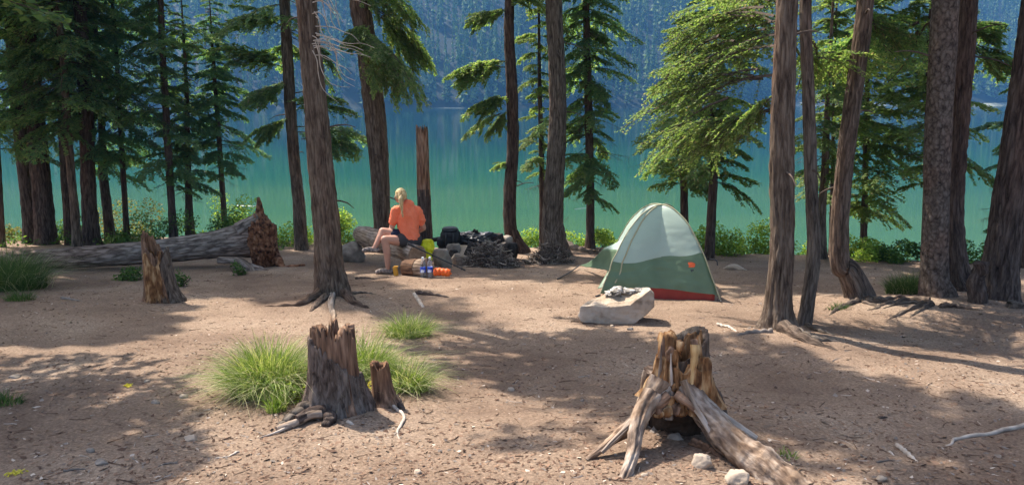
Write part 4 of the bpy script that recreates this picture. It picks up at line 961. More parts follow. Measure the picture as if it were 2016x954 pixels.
def legs(name, pts, r0, r1, mt, seed, lump=.32, sides=40, n=110):
    C = catmull([sp(*p) for p in pts], n); s = np.linspace(0, 1, n); R = r0*(1-s)+r1*s; ax_ = (C[-1]-C[0])/np.linalg.norm(C[-1]-C[0])
    def rn(th, p):
        al = p@ax_; fib = 1-np.abs(2*fbm(np.stack([np.cos(th)*2.6, np.sin(th)*2.6, al*2.2+seed], -1), 3, seed)-1)
        return 1+lump*1.3*(fbm(p*9+seed, 4, seed)-.5)+.55*(fib-.72)+.22*(fbm(p*38+seed, 3, seed)-.5)
    return build(name, tube(C, R, sides, rn=rn), M[mt], S)
legs('root', [(1302, 748, -.05), (1275, 795, -.10), (1238, 842, -.18), (1196, 874, -.24), (1155, 905, -.30)], .062, .012, 'root_wood', 51, .6)
legs('root', [(1318, 760, -.08), (1290, 790, -.10), (1262, 815, -.16), (1225, 850, -.24), (1185, 890, -.30)], .035, .010, 'wood_grey', 60, .6)
legs('root', [(1285, 778, -.10), (1264, 812, -.20), (1252, 850, -.30), (1244, 900, -.42), (1222, 960, -.58)], .050, .024, 'root_wood', 52, .4)
legs('root', [(1348, 752, -.08), (1378, 800, -.12), (1412, 840, -.20), (1455, 882, -.34), (1510, 925, -.46), (1575, 985, -.62)], .050, .100, 'root_wood', 53, .45, 40, 130)
legs('root', [(1345, 748, -.12), (1362, 790, -.16), (1382, 822, -.20), (1398, 850, -.24)], .022, .010, 'wood_grey', 61, .6)
legs('root', [(1385, 770, 0), (1410, 810, -.02), (1450, 838, -.06), (1490, 862, -.12)], .030, .014, 'twig_pale', 54, .5)
legs('root', [(1290, 730, .10), (1270, 800, .15), (1240, 850, .22)], .06, .04, 'root_wood', 55)
legs('root', [(1370, 740, .10), (1400, 800, .18), (1430, 850, .25)], .09, .05, 'bark_dark', 56)
legs('root', [(1338, 760, .10), (1336, 800, .12), (1335, 860, .16)], .13, .15, 'cave', 57)  # dark back wall of the hollow, its shade put into the colour
legs('root', [(1318, 778, -.12), (1300, 792, -.13), (1282, 800, -.15)], .028, .018, 'wood_brown', 58, .8)
legs('root', [(1330, 775, -.14), (1352, 790, -.17), (1368, 806, -.17)], .028, .016, 'wood_brown', 59, .8)
for q in range(16):
    a = rq.uniform(3.0, 6.6); hh0 = Hb*rq.uniform(.0, .95); rad = .135-.04*hh0/Hb
    build('rotten_chunk', rock_geo(cb+np.array([math.cos(a)*rad-.02*hh0, math.sin(a)*rad, hh0]), rq.uniform(.03, .07, 3)*[1, 1, 1.7], q+300, 3, rough=.35), M[['wood_raw', 'wood_brown', 'wood_raw'][q % 3]], S)
for q in range(14):
    a = math.pi*q/13; u, v = 1322-48*math.cos(a)+rq.uniform(-4, 4), 812-26*math.sin(a)+rq.uniform(-5, 5)
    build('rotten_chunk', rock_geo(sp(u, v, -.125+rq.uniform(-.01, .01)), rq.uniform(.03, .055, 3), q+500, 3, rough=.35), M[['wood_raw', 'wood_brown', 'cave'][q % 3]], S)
for q in range(7):
    rr_ = np.random.RandomState(q+70); u = 1290+q*14+rr_.uniform(-6, 6); v = 800+rr_.uniform(-8, 10)-abs(q-3)*-2
    build('rotten_chunk', rock_geo(sp(u, v, -.13), rr_.uniform(.05, .09, 3), q+3, 3, rough=.25), M['wood_brown' if q % 2 else 'wood_raw'], S)

# ------------------------------------------------------------------ fallen log with root end
def fall(u, v, Y): return at(u, v, Y)
lp = [(-260, 530, 11.4), (0, 512, 11.9), (120, 508, 12.1), (280, 497, 12.35), (400, 484, 12.5), (470, 474, 12.6), (520, 470, 12.7)]
S = thing('fallen_log', 'long grey fallen log with an upturned red rotten root end', 'log', onground(*fall(300, 530, 12.3)[:2]))
P = [fall(*p) for p in lp]; rad = [.13, .14, .155, .175, .20, .25, .32]
n = 220; C = catmull(P, n); t = np.linspace(0, len(P)-1, n); R = np.interp(t, np.arange(len(P)), rad)
def rn_log(th, p):
    w_ = np.stack([p[..., 0]*1.2, np.cos(th)*2.6, np.sin(th)*2.6], -1)
    return 1+.10*(1-np.abs(2*fbm(w_+3, 3, 4)-1)-.7)*1.8+.08*(fbm(w_*3, 3, 6)-.5)*2
build('trunk', tube(C, R, 64, rn=rn_log), M['bark_log'], S)
# root plate: a rough upright disc of rotten wood
cpl = fall(520, 482, 12.6); d, f = ico(5)
nr = fbm(d*2.2+4, 4, 8)-.5; fine = fbm(d*9, 4, 9)-.5
rv = d*(1+.75*nr+.45*fine+.25*(fbm(d*22, 3, 3)-.5))[:, None]*np.array([.20, .34, .50]); 
rv[:, 0] += .06*rv[:, 2]/.44*-1
build('root_plate', Geo().add(rv+cpl, f), M['wood_red'], S)
build('root', root_geo([fall(512, 425, 12.7), fall(511, 405, 12.68), fall(508, 388, 12.68)], .07, .025, 3, 12, 20, .5), M['wood_red'], S)
build('root', root_geo([fall(430, 512, 12.1), fall(470, 514, 12.05), fall(492, 530, 12.0), fall(500, 552, 11.95)], .055, .075, 5, 16, 40, .3), M['bark_log'], S)
build('root', root_geo([fall(490, 525, 12.1), fall(520, 535, 12.0), fall(538, 545, 12.0)], .07, .045, 6, 14, 30, .4), M['bark_log'], S)
build('root', root_geo([fall(535, 500, 12.6), fall(548, 515, 12.5), fall(556, 530, 12.4), fall(575, 526, 12.4), fall(600, 521, 12.4)], .10, .018, 7, 12, 30, .5), M['wood_red'], S)
build('root', root_geo([fall(470, 455, 12.5), fall(495, 440, 12.55), fall(510, 428, 12.6)], .14, .09, 9, 16, 20, .3), M['bark_log'], S)
for q, (u, v, dx) in enumerate(((520, 440, .05), (536, 470, .1), (535, 520, .1), (510, 520, 0), (528, 450, .1))):
    rr_ = np.random.RandomState(q); build('rotten_chunk', rock_geo(fall(u, v, 12.62), rr_.uniform(.12, .22, 3), q+13, 4, rough=.3), M['wood_red'], S)

# ------------------------------------------------------------------ boulder
cB = gat(1215, 637); Yb = cB[1]; kb = pxm(Yb, 610)
front = [(1143, 604), (1139, 622), (1144, 634), (1180, 638), (1248, 637), (1270, 622), (1288, 604), (1287, 578), (1280, 569), (1262, 584), (1240, 600), (1200, 604), (1165, 601)]
S = thing('boulder', 'large pale boulder with a flat sloping top in front of the tent', 'boulder', cB)
bm = bmesh.new(); fv = [bm.verts.new(at(u, v, Yb)) for u, v in front]
back = [(1152, 596), (1150, 622), (1155, 634), (1185, 637), (1248, 636), (1266, 620), (1284, 600), (1284, 575), (1276, 566), (1255, 566), (1230, 566), (1208, 572), (1180, 584)]
bv = [bm.verts.new(at(u, v, Yb+.36)) for u, v in back]
bm.faces.new(fv); bm.faces.new(bv[::-1])
for i in range(len(fv)): j = (i+1) % len(fv); bm.faces.new([fv[j], fv[i], bv[i], bv[j]])
bmesh.ops.recalc_face_normals(bm, faces=bm.faces)
bmesh.ops.bevel(bm, geom=bm.edges[:], offset=.006, segments=1, affect='EDGES', clamp_overlap=True)
bmesh.ops.triangulate(bm, faces=bm.faces[:])
for _ in range(3): bmesh.ops.subdivide_edges(bm, edges=[e for e in bm.edges if e.calc_length() > .02], cuts=1, use_grid_fill=False); bmesh.ops.triangulate(bm, faces=bm.faces[:])
bm.normal_update()
co = np.array([v_.co[:] for v_ in bm.verts]); no = np.array([v_.normal[:] for v_ in bm.verts])
co += no*((fbm(co*5, 4, 3)-.5)*.045+(fbm(co*30, 4, 5)-.5)*.016)[:, None]
for v_ in bm.verts: pass
ff = np.array([[q.index for q in f_.verts] for f_ in bm.faces]); bm.free()
build('rock', Geo().add(co, ff), M['stone_pale'], S, smooth_=False)
g = Geo()
for q, (u, v, s_) in enumerate(((1215, 569, .14), (1238, 572, .13), (1262, 569, .12), (1204, 577, .11), (1226, 584, .10), (1247, 582, .08))):
    build('flaky_top', rock_geo(at(u, v, Yb+.26)-[0, 0, .01], (s_*1.2, s_*1.3, .07), q+30, 4, rough=.45), M['stone_flaky'], S)

# ------------------------------------------------------------------ tent
M['fly_white'] = plain('pale_tent_fabric', (.47, .58, .50), .45, .4, .06, 3, .25, .01)
M['fly_green'] = plain('green_tent_fabric', (.155, .235, .145), .5, .4, .12, 6, .3, .01)
def fabric(name, c, t):
    m = M[name]; nt = m.node_tree; b = nt.nodes['Principled BSDF']; tr = nt.nodes.new('ShaderNodeBsdfTranslucent'); tr.inputs[0].default_value = (*c, 1)
    mx = nt.nodes.new('ShaderNodeMixShader'); mx.inputs[0].default_value = t; nt.links.new(b.outputs[0], mx.inputs[1]); nt.links.new(tr.outputs[0], mx.inputs[2])
    nt.links.new(mx.outputs[0], nt.nodes['Material Output'].inputs['Surface'])
fabric('fly_white', (.50, .62, .60), .35); fabric('fly_green', (.12, .24, .13), .3)
M['tent_floor'] = plain('red_tent_floor', (.30, .035, .025), .5, .4, .15, 8, .3, .01)
M['trim'] = plain('tan_tent_trim', (.36, .34, .22), .6, .3); M['dark_metal'] = plain('black_pole', (.03, .03, .033), .4, .5)
A = gat(1183, 580); A = onground(1.07, 9.35); Bc = gat(1413, 594)
A2 = onground(A[0]+.30, A[1]+1.9); B2 = onground(Bc[0]+.16, Bc[1]+1.95)
Pk = at(1304, 404, 9.75); print('tent', A, Bc, Pk)
tent = thing('tent', 'green and pale backpacking tent with a red floor and a flap staked out', 'tent', onground((A[0]+B2[0])/2, (A[1]+B2[1])/2))
corners = [A, Bc, B2, A2]
def base_pt(s):       # s in 0..4 round the footprint, rounded slightly
    i = int(s) % 4; f_ = s-int(s); p = corners[i]*(1-f_)+corners[(i+1) % 4]*f_; ctr = sum(corners)/4
    q = .035*math.sin(f_*math.pi); return p+(ctr-p)*q
NS, NR = 120, 60
Vt = np.zeros((NS, NR+1, 3))
Hs_ = []
for i in range(NS):
    s = 4*i/NS; b0 = base_pt(s); i4 = int(s) % 4; f_ = s-int(s)
    crease = abs(f_-.5)*2       # 1 on the corner poles
    for j in range(NR+1):
        q = j/NR; ph = (q**(1.75+.35*crease)); z = (b0[2]+.035)+(Pk[2]-b0[2]-.035)*(1-ph)
        tx = Pk[0]+(b0[0]-Pk[0])*q; ty = Pk[1]+(b0[1]-Pk[1])*q
        sag = -.05*(1-crease)*math.sin(math.pi*min(1, q*1.02))
        ctr = Pk; dx = b0[:2]-Pk[:2]; dl = np.linalg.norm(dx)
        tx += dx[0]/dl*sag; ty += dx[1]/dl*sag
        Vt[i, j] = (tx, ty, z)
wr = (fbm(Vt*np.array([5, 5, 16]), 3, 3)-.5)*.060+(1-np.abs(2*fbm(Vt*np.array([7, 7, 24]), 3, 7)-1)-.7)*.030
low = np.linspace(0, 1, NR+1)[None]**2; nrm = Vt-np.array([Pk[0], Pk[1], Pk[2]-.9]); nrm /= np.linalg.norm(nrm, axis=2)[..., None]
Vt += nrm*(wr*(.12+.88*low))[..., None]
def band(j0_fn, j1_fn, rows=24):
    out = np.zeros((NS+1, rows+1, 3))
    for i in range(NS+1):
        ii = i % NS; s = 4*ii/NS; a_, b_ = j0_fn(s)*NR, j1_fn(s)*NR
        q = np.linspace(a_, b_, rows+1); q0 = np.clip(np.floor(q).astype(int), 0, NR-1); fr_ = (q-q0)[:, None]
        out[i] = Vt[ii, q0]*(1-fr_)+Vt[ii, np.minimum(q0+1, NR)]*fr_
    i = np.arange(NS)[:, None]*(rows+1); j = np.arange(rows)[None]
    return Geo().add(out, np.stack([i+j, i+j+1, i+rows+1+j+1, i+rows+1+j], -1).reshape(-1, 4))
def split_at(s):      # where pale panel meets the green one
    f_ = s-int(s); return {0: .80-.10*f_+.02*math.sin(f_*9), 1: .72, 2: .74, 3: .78}[int(s) % 4]
build('canopy', band(lambda s: 0.0, split_at, 40), M['fly_white'], tent)
build('lower_fly', band(split_at, lambda s: (1.0-.048*smooth(.30, .36, s-int(s))+.026*smooth(.45, 1.0, s-int(s)) if int(s) % 4 == 0 else .985), 24), M['fly_green'], tent)
# floor tub
fl = []
for i in range(NS): b0 = base_pt(4*i/NS); ctr = sum(corners)/4; p = b0+(ctr-b0)*.045; fl.append(p)
fl = np.array(fl); gz_ = ground(fl[:, 0], fl[:, 1]); top_ = fl.copy(); top_[:, 2] = fl[:, 2]+.15; bot = fl.copy(); bot[:, 2] = gz_-.01; k = np.arange(NS); k2 = (k+1) % NS
g = Geo().add(np.vstack([bot, top_]), np.stack([k, k2, k2+NS, k+NS], -1)); g.add(np.vstack([top_-[0, 0, .06], top_.mean(0)[None]]), np.stack([k, k2, np.full(NS, NS)], -1))
build('floor_tub', g, M['tent_floor'], tent)
# raise the near hem at the right so the red tub shows: corner straps
def ribbon(pts, r_, mt, name, par, sides=6, n=40): return build(name, tube(catmull(pts, n), np.full(n, r_), sides), M[mt], par)
cor = lambda s, j0=0, j1=NR: [Vt[int(s*NS/4) % NS, j]+nrm[int(s*NS/4) % NS, j]*.008 for j in range(j0, j1+1, 4)]
for s in (0, 1, 2, 3): ribbon(cor(s), .008, 'trim', 'pole_sleeve', tent)
s_mid = [Vt[int(.12*NS/4), j]+nrm[int(.12*NS/4), j]*.006 for j in range(8, NR, 4)]; ribbon(s_mid, .010, 'trim', 'seam', tent)
# vestibule flap on the left, pulled out to a stake
stk = gat(1140, 530); stk[2] += .05
iA = 0; iL = int(3.35*NS/4)
def flap(e0, e1, tip, name, mt, nu=26, nv=14):
    out = np.zeros((nu+1, nv+1, 3))
    for a_ in range(nu+1):
        f_ = a_/nu; E = e0(f_)
        for b_ in range(nv+1):
            g_ = b_/nv; p = E*(1-g_)+tip(f_)*g_; p[2] -= .05*math.sin(math.pi*g_)*(1-.3*f_); out[a_, b_] = p
    out += (fbm(out*9, 3, 5)-.5)[..., None]*.02
    i = np.arange(nu)[:, None]*(nv+1); j = np.arange(nv)[None]
    gg = Geo().add(out, np.stack([i+j, i+j+1, i+nv+2+j, i+nv+1+j], -1).reshape(-1, 4))
    ob = build(name, gg, M[mt], tent); sol = ob.modifiers.new('thickness', 'SOLIDIFY'); sol.thickness = .003; return ob
e_top = at(1284, 422, 9.8); e_mid = at(1240, 482, 9.6); e_low = at(1228, 500, 9.75)
tipA = stk; 
flap(lambda f_: at(1284, 424, 9.82)*(1-f_)+at(1247, 494, 9.55)*f_, None, lambda f_: (at(1188, 489, 10.6)*(1-f_)+at(1206, 491, 10.3)*f_), 'flap_pale', 'fly_white')
flap(lambda f_: at(1188, 489, 10.6)*(1-f_)+at(1247, 494, 9.55)*f_, None, lambda f_: stk*(1-f_)+at(1200, 532, 10.2)*f_, 'flap_green', 'fly_green')
flap(lambda f_: at(1225, 500, 9.6)*(1-f_)+at(1232, 540, 9.45)*f_, None, lambda f_: at(1196, 535, 9.7)*(1-f_)+at(1176, 568, 9.5)*f_, 'door_panel', 'fly_green')
ribbon([stk, gat(1120, 540)+[0, 0, .02], gat(1097, 550)+[0, 0, .01]], .009, 'dark_metal', 'guyline', tent)
ribbon([Bc+[0, 0, .02], Bc+[.03, -.05, .01]], .012, 'dark_metal', 'stake', tent)
ribbon([A+[0, 0, .02], A+[-.06, -.03, .01]], .012, 'dark_metal', 'stake', tent)
# dark mesh inner seen at the right rear
ribbon([at(1398, 510, 9.3), at(1410, 512, 9.3), at(1413, 522, 9.3)], .008, 'dark_metal', 'clip', tent)
ribbon([at(1238, 494, 9.5), at(1242, 490, 9.48), at(1240, 500, 9.48)], .008, 'dark_metal', 'clip', tent)
# orange emblem near the right corner
M['orange'] = plain('orange_emblem', (.75, .13, .04), .6, .3, .1); 
def on_tent(s, q, lift=.006):
    i = s*NS/4; i0 = int(i) % NS; i1 = (i0+1) % NS; fi = i-int(i); j = min(NR-1, int(q*NR)); fj = q*NR-j
    a_ = Vt[i0, j]*(1-fi)+Vt[i1, j]*fi; b_ = Vt[i0, j+1]*(1-fi)+Vt[i1, j+1]*fi; n_ = nrm[i0, j]; return a_*(1-fj)+b_*fj+n_*lift
def decal(name, shape, mt, s0, q0, sc):
    vs = [on_tent(s0+x*sc, q0-y*sc*1.1, .012) for x, y in shape]; c_ = sum(vs)/len(vs); k = np.arange(len(vs)); nn = len(vs)
    g = Geo().add(np.vstack([vs, [c_]]), np.stack([k, (k+1) % nn, np.full(nn, nn)], -1)); ob = build(name, g, M[mt], tent, smooth_=False); return ob
LS, LQ = .84, .80
th = np.linspace(0, 2*np.pi, 28, endpoint=False)
decal('emblem', [((1+.28*math.cos(3*t_+.4)+.16*math.sin(5*t_))*math.cos(t_), (.62+.14*math.cos(2*t_))*math.sin(t_)) for t_ in th], 'orange', LS, LQ, .033)
decal('emblem_text', [(-.8, -1.35), (.6, -1.35), (.5, -1.7), (-.2, -1.7), (-.3, -2.0), (-.6, -2.0), (-.55, -1.7), (-.8, -1.7)], 'dark_metal', LS, LQ, .022)

# ------------------------------------------------------------------ fire ring, packs, brush
r = np.random.RandomState(31)
FR = [(898, 470, 34, 26), (910, 500, 40, 24), (872, 500, 36, 34), (905, 520, 30, 18), (935, 505, 52, 34), (945, 488, 40, 26), (968, 488, 44, 28), (990, 484, 36, 26), (978, 472, 26, 20), (925, 486, 40, 24),
      (893, 488, 24, 18), (955, 472, 30, 20), (1000, 476, 26, 20), (985, 500, 44, 26), (912, 478, 30, 20)]
FL = ['square grey block stone at the left end of the fire ring, by the yellow sack', 'pale rounded stone at the front left of the fire ring', 'big blocky grey stone standing next to the water bottles']
RK = [('square-edged grey block stone at the left of the fire ring beside the yellow sack', 872, 506, 34, 34, 13.0-.9, 'stone', .9),
      ('pale rounded stone low at the front of the fire ring, left of the brush', 898, 506, 24, 16, 12.5, 'stone_pale', .8),
      ('small tan stone perched above the pale rounded one', 895, 488, 26, 18, 12.7, 'stone', .8),
      ('wide pale stone behind the left brush pile', 926, 496, 46, 26, 12.7, 'stone_pale', .8),
      ('grey stone under the black crumpled sheet', 945, 478, 38, 28, 13.1, 'stone', .8),
      ('dark stone topping the middle of the fire ring', 966, 476, 30, 24, 13.2, 'char', .8),
      ('brownish stone at the right rim of the fire ring', 990, 490, 40, 26, 13.0, 'stone', .8),
      ('small bluish grey stone at the far right rim, by the slim curved tree', 995, 474, 26, 22, 13.4, 'stone', .8),
      ('flat stone low on the right side of the fire ring', 972, 500, 44, 20, 12.7, 'stone', .8),
      ('sooty stone at the back left of the fire ring', 880, 476, 28, 24, 13.3, 'char', .8),
      ('stone wedged between the pack and the black sheet', 916, 482, 26, 20, 13.2, 'stone', .8),
      ('little brown stone in front of the grey block', 868, 530, 22, 12, 12.0, 'stone', .8),
      ('sooty cobble tucked under the front of the black pack', 890, 498, 20, 14, 12.6, 'char', .8),
      ('small grey cobble between the pale stone and the wide stone', 912, 512, 22, 16, 12.4, 'stone', .8),
      ('dark wedge-shaped stone leaning on the right rim stone', 1004, 486, 24, 20, 12.9, 'char', .8),
      ('sooty stone on top of the wide pale stone', 930, 484, 24, 16, 12.6, 'char', .8),
      ('brown cobble above the left brush pile', 955, 490, 28, 18, 12.6, 'stone', .8),
      ('small dark stone at the top of the ring by the charred log end', 978, 466, 22, 16, 13.3, 'char', .8),
      ('low rounded rock left of the driftwood log, by the bush', 690, 487, 42, 26, 13.0, 'stone', .9)]
for q, (lb, u, v, w_, h_, Y, mt, dp) in enumerate(RK):
    p = at(u, v, Y); c = onground(p[0], Y); top = at(u, v-h_/2, Y)[2]; k = pxm(Y, v); h = max(h_/k, top-c[2]+.05)
    cc = np.array([p[0], Y, top-h/2])
    tag(build('fire_ring_stone' if q < 18 else 'rock', rock_geo(cc, (w_/k*1.25, w_/k*1.1, h*1.25), 60+q, 4, planes=9 if q == 0 else 14), M[mt], origin=c), lb, 'stone', 'stones of the fire ring' if q < 18 else None)
# black pack
M['black_cloth'] = plain('black_cloth', (.02, .02, .022), .65, .35, .3, 12, .5, .01); M['black_sheet'] = plain('black_plastic_sheet', (.022, .022, .025), .35, .5, .3, 9, .6, .015)
Yp = 13.0; c = onground(at(887, 480, Yp)[0], Yp); S = thing('backpack', 'black rounded pack lying on the fire ring stones', 'backpack', c)
d, f = ico(4); p = at(887, 466, Yp)
q_ = np.sign(d)*np.abs(d)**.8; rv = q_*(1+.12*(fbm(d*3, 3, 2)-.5)*2)[:, None]*np.array([.165, .18, .15]); build('bag', Geo().add(rv+p, f), M['black_cloth'], S)
build('lid', Geo().add(q_*np.array([.135, .15, .05])*(1+.1*(fbm(d*4, 3, 3)-.5)*2)[:, None]+at(886, 452, Yp), f), M['black_cloth'], S)
for sx in (-.06, .06): build('strap', tube(catmull([p+[sx, -.17, .10], p+[sx, -.21, 0], p+[sx, -.19, -.12]], 14), np.full(14, .014), 6), M['black_sheet'], S)
build('side_pocket', Geo().add(q_*np.array([.07, .10, .085])+at(868, 476, Yp-.02), f), M['black_cloth'], S)
# crumpled sheet
d, f = ico(5); p = at(935, 471, 13.1); rr_ = 1+.55*(1-np.abs(2*fbm(d*2.2+5, 4, 12)-1)-.6)*1.6; cr = rock_geo(p, (.62, .42, .30), 77, 5, rough=.4, planes=22)
tag(build('tarp', cr, M['black_sheet'], origin=p-[0, 0, .15]), 'crumpled black sheet spread over the fire ring stones right of the pack', 'tarp')
for q, (u0, v0, u1, v1, rr2, lb) in enumerate(((932, 452, 962, 480, .035, 'charred log end sticking up at the right of the black sheet'), (905, 470, 850, 472, .045, 'charred log lying behind the stones left of the pack'),
                                     (922, 462, 940, 454, .03, 'short black branch end on top of the black sheet'))):
    g = root_geo([at(u0, v0, 13.1), at((u0+u1)/2, (v0+v1)/2-1, 13.1), at(u1, v1, 13.05)], rr2, rr2*.8, q+4, 10, 20, .4)
    tag(build('charred_log', g, M['char'], origin=at(u0, v0+20, 13.1)), lb, 'charred log', 'charred wood in the fire ring')
def brush(label, u, v, wpx_, hpx, Y, n, seed, up=0):
    r = np.random.RandomState(seed); p = at(u, v, Y); c = onground(p[0], Y); k = pxm(Y, v); rx = wpx_/2/k; h = hpx/k; g = Geo()
    for q in range(n):
        a = r.uniform(0, 6.28); rad = r.uniform(0, 1)**.6; b0 = c+np.array([math.cos(a)*rx*rad, math.sin(a)*rx*.6*rad, h*(1-rad**1.5)*r.uniform(0, 1)])
        dd = r.randn(3)*np.array([1, .8, .5]); dd /= np.linalg.norm(dd); ln = r.uniform(.10, .42)*rx*1.1
        if q < up: dd = np.array([r.uniform(-.4, .5), r.uniform(-.2, .2), 1]); b0 = c+np.array([r.uniform(-.3, .6)*rx, 0, h*.5]); ln = h*r.uniform(.9, 1.5)
        m_ = b0+dd*ln*.5+r.normal(0, .09, 3)*ln*2; e = b0+dd*ln+r.normal(0, .1, 3)*ln
        P_ = catmull([b0, m_, e], 7); P_[:, 2] = np.maximum(P_[:, 2], ground(P_[:, 0], P_[:, 1])+.008)
        big = r.rand() < .08; r0 = r.uniform(.005, .010) if not big else r.uniform(.012, .024)
        t_ = tube(P_, np.linspace(r0, r0*.4, 7), 4, caps=False); g.merge(_m(t_, int(r.choice([0, 1, 2], p=[.35, .5, .15]))))
    return tag(build('brush_pile', g, [M['twig_brown'], M['twig'], M['twig_pale']], origin=c), label, 'brush pile', 'piles of dead twigs')
brush('larger tangle of dead brown twigs heaped against the fire ring', 964, 524, 112, 54, 12.2, 950, 1)
brush('smaller dark brush pile with pale curling twigs at the foot of the straight trunk', 1082, 522, 92, 48, 12.6, 720, 2, up=9)
brush('low dark heap of twigs behind the tent flap', 1185, 478, 50, 14, 14.2, 120, 3)

# ------------------------------------------------------------------ seat log, block and small gear
Ys = 11.35
P = [at(822, 502, Ys), at(800, 494, Ys+.35), at(760, 478, Ys+1.0), at(722, 466, Ys+1.6), at(703, 457, Ys+1.85)]
S = thing('seat_log', 'pale weathered log the person sits on, sawn end facing the camera', 'log', onground(P[2][0], P[2][1]))
C = catmull(P, 60); R = np.interp(np.linspace(0, 4, 60), [0, 1, 2, 3, 3.8, 4], [.142, .15, .165, .175, .12, .06])
build('trunk', tube(C, R, 40, rn=lambda th, p: 1+.14*(fbm(p*np.array([5, 5, 9]), 4, 5)-.5)*2), M['wood_grey'], S)
e = P[0]; dn = P[0]-P[1]; dn /= np.linalg.norm(dn); M['sawn'] = noise_mat('sawn_end', [(.3, (.22, .13, .08)), (.7, (.38, .26, .17))], 18, bump=.3)
build('sawn_end', tube([e-dn*.01, e+dn*.006], [.138, .135], 36), M['sawn'], S)
S = thing('log_block', 'short thick log block on the ground under the sawn end of the seat log', 'log', gat(825, 544))
p0, p1 = at(800, 528, 11.15), at(842, 527, 10.95)
build('block', tube(catmull([p0, p1], 24), np.linspace(.125, .135, 24), 34, rn=lambda th, p: 1+.12*(fbm(p*9, 4, 6)-.5)*2), M['wood_grey'], S)
build('bark', tube(catmull([p0+[-.004, 0, 0], (p0*.45+p1*.55)], 24), np.linspace(.13, .14, 24), 34, rn=lambda th, p: 1+.12*(fbm(p*9, 4, 6)-.5)*2), M['wood_brown'], S)
# bottles
M['clear'] = mat('clear_plastic'); b = M['clear'].node_tree.nodes['Principled BSDF']; b.inputs['Transmission Weight'].default_value = .9; b.inputs['Roughness'].default_value = .08; b.inputs['IOR'].default_value = 1.2; b.inputs['Base Color'].default_value = (.9, .95, 1, 1)
M['blue_label'] = noise_mat('blue_bottle_label', [(.40, (.75, .8, .9)), (.46, (.04, .10, .55)), (.62, (.03, .08, .5)), (.68, (.7, .2, .3))], 14, rough=.4, bump=0)
M['white_cap'] = plain('white_cap', (.75, .75, .78), .4, .4, .03); 
def lathe(c, prof, sides=24):
    c = np.array(c); return tube(np.array([c+[0, 0, z] for r_, z in prof]), np.array([r_ for r_, z in prof]), sides)
for u, lb in ((833, 'clear water bottle with a blue label, left one of the two by the log block'), (847, 'clear water bottle with a blue label, right one of the two by the orange sack')):
    c = gat(u, 545); S = thing('water_bottle', lb, 'bottle', c, 'water bottles')
    build('bottle_body', lathe(c, [(.030, 0), (.037, .01), (.037, .08), (.034, .09), (.037, .10), (.037, .19), (.030, .225), (.015, .25), (.014, .262)]), M['clear'], S)
    build('paper_label', lathe(c, [(.0385, .075), (.0385, .15)]), M['blue_label'], S); build('cap', lathe(c, [(.0165, .262), (.0165, .285), (.012, .290)]), M['white_cap'], S)
# orange stuff sack lying down
M['orange_cloth'] = noise_mat('orange_nylon', [(.3, (.62, .08, .015)), (.6, (.85, .16, .03)), (.8, (.9, .35, .15))], 14, rough=.45, bump=.6, bdist=.01)
c = gat(870, 546); S = thing('stuff_sack', 'small orange stuff sack lying on its side right of the bottles', 'sack', c)
q0, q1 = at(854, 535, c[1]), at(886, 537, c[1]-.03)
build('sack_body', tube(catmull([q0, (q0+q1)/2+[0, 0, .004], q1], 30), .056*np.array([.6]+[.95+.07*math.sin(k_*.9) for k_ in range(28)]+[.75]), 26, rn=lambda th, p: 1+.16*(fbm(p*22, 3, 3)-.5)*2), M['orange_cloth'], S)
build('drawcord', tube([q1, q1+[.025, -.01, -.01]], [.012, .006], 8), M['orange_cloth'], S)
# yellow dry bag
M['yellow_cloth'] = noise_mat('yellow_nylon', [(.3, (.55, .52, .01)), (.7, (.85, .82, .03))], 10, rough=.45, bump=.5, bdist=.01)
Yy = 11.7; p = at(840, 487, Yy); S = thing('dry_bag', 'bright yellow crumpled bag behind the seat log', 'bag', onground(p[0], Yy))
d, f = ico(4); rr_ = 1+.3*(1-np.abs(2*fbm(d*2+1, 3, 21)-1)-.6)*1.5; build('bag_body', Geo().add(d*rr_[:, None]*np.array([.105, .09, .115])+p, f), M['yellow_cloth'], S)
build('roll_top', tube(catmull([at(830, 492, Yy-.05), at(836, 478, Yy-.05), at(848, 474, Yy-.03), at(852, 484, Yy-.04)], 20), np.full(20, .028), 12, rn=lambda th, p: 1+.3*(fbm(p*20, 3, 3)-.5)*2), M['yellow_cloth'], S)
build('bag_skirt', tube(catmull([p-[.0, .02, .05], p-[-.01, .04, .16], onground(p[0]+.01, Yy-.03)+[0, 0, .01]], 16), np.linspace(.085, .06, 16), 18, rn=lambda th, p: 1+.25*(fbm(p*15, 3, 3)-.5)*2), M['yellow_cloth'], S)
# small ochre block
M['ochre'] = plain('ochre_case', (.62, .30, .03), .5, .4, .1); c = gat(779, 543); S = thing('small_case', 'small ochre case standing by the person\'s foot', 'case', c)
bm = bmesh.new(); bmesh.ops.create_cube(bm, size=1); bmesh.ops.scale(bm, vec=(.065, .04, .135), verts=bm.verts); bmesh.ops.bevel(bm, geom=bm.edges[:], offset=.009, segments=3, affect='EDGES')
vv = np.array([v_.co[:] for v_ in bm.verts]); vv = vv@np.array([[1, 0, -.12], [0, 1, 0], [.12, 0, 1]]).T; g = Geo()
for f_ in bm.faces: idx = [q.index for q in f_.verts]; g.f.append(np.array([idx])); g.m.append(np.array([0]))
g.v.append(vv+c+[0, 0, .068]); g.a.append(vv); g.n = len(vv); bm.free(); build('case_body', g, M['ochre'], S, smooth_=False)
build('case_lid', box(c+np.array([.008, 0, .137]), (.06, .036, .008)), M['ochre'], S, smooth_=False)
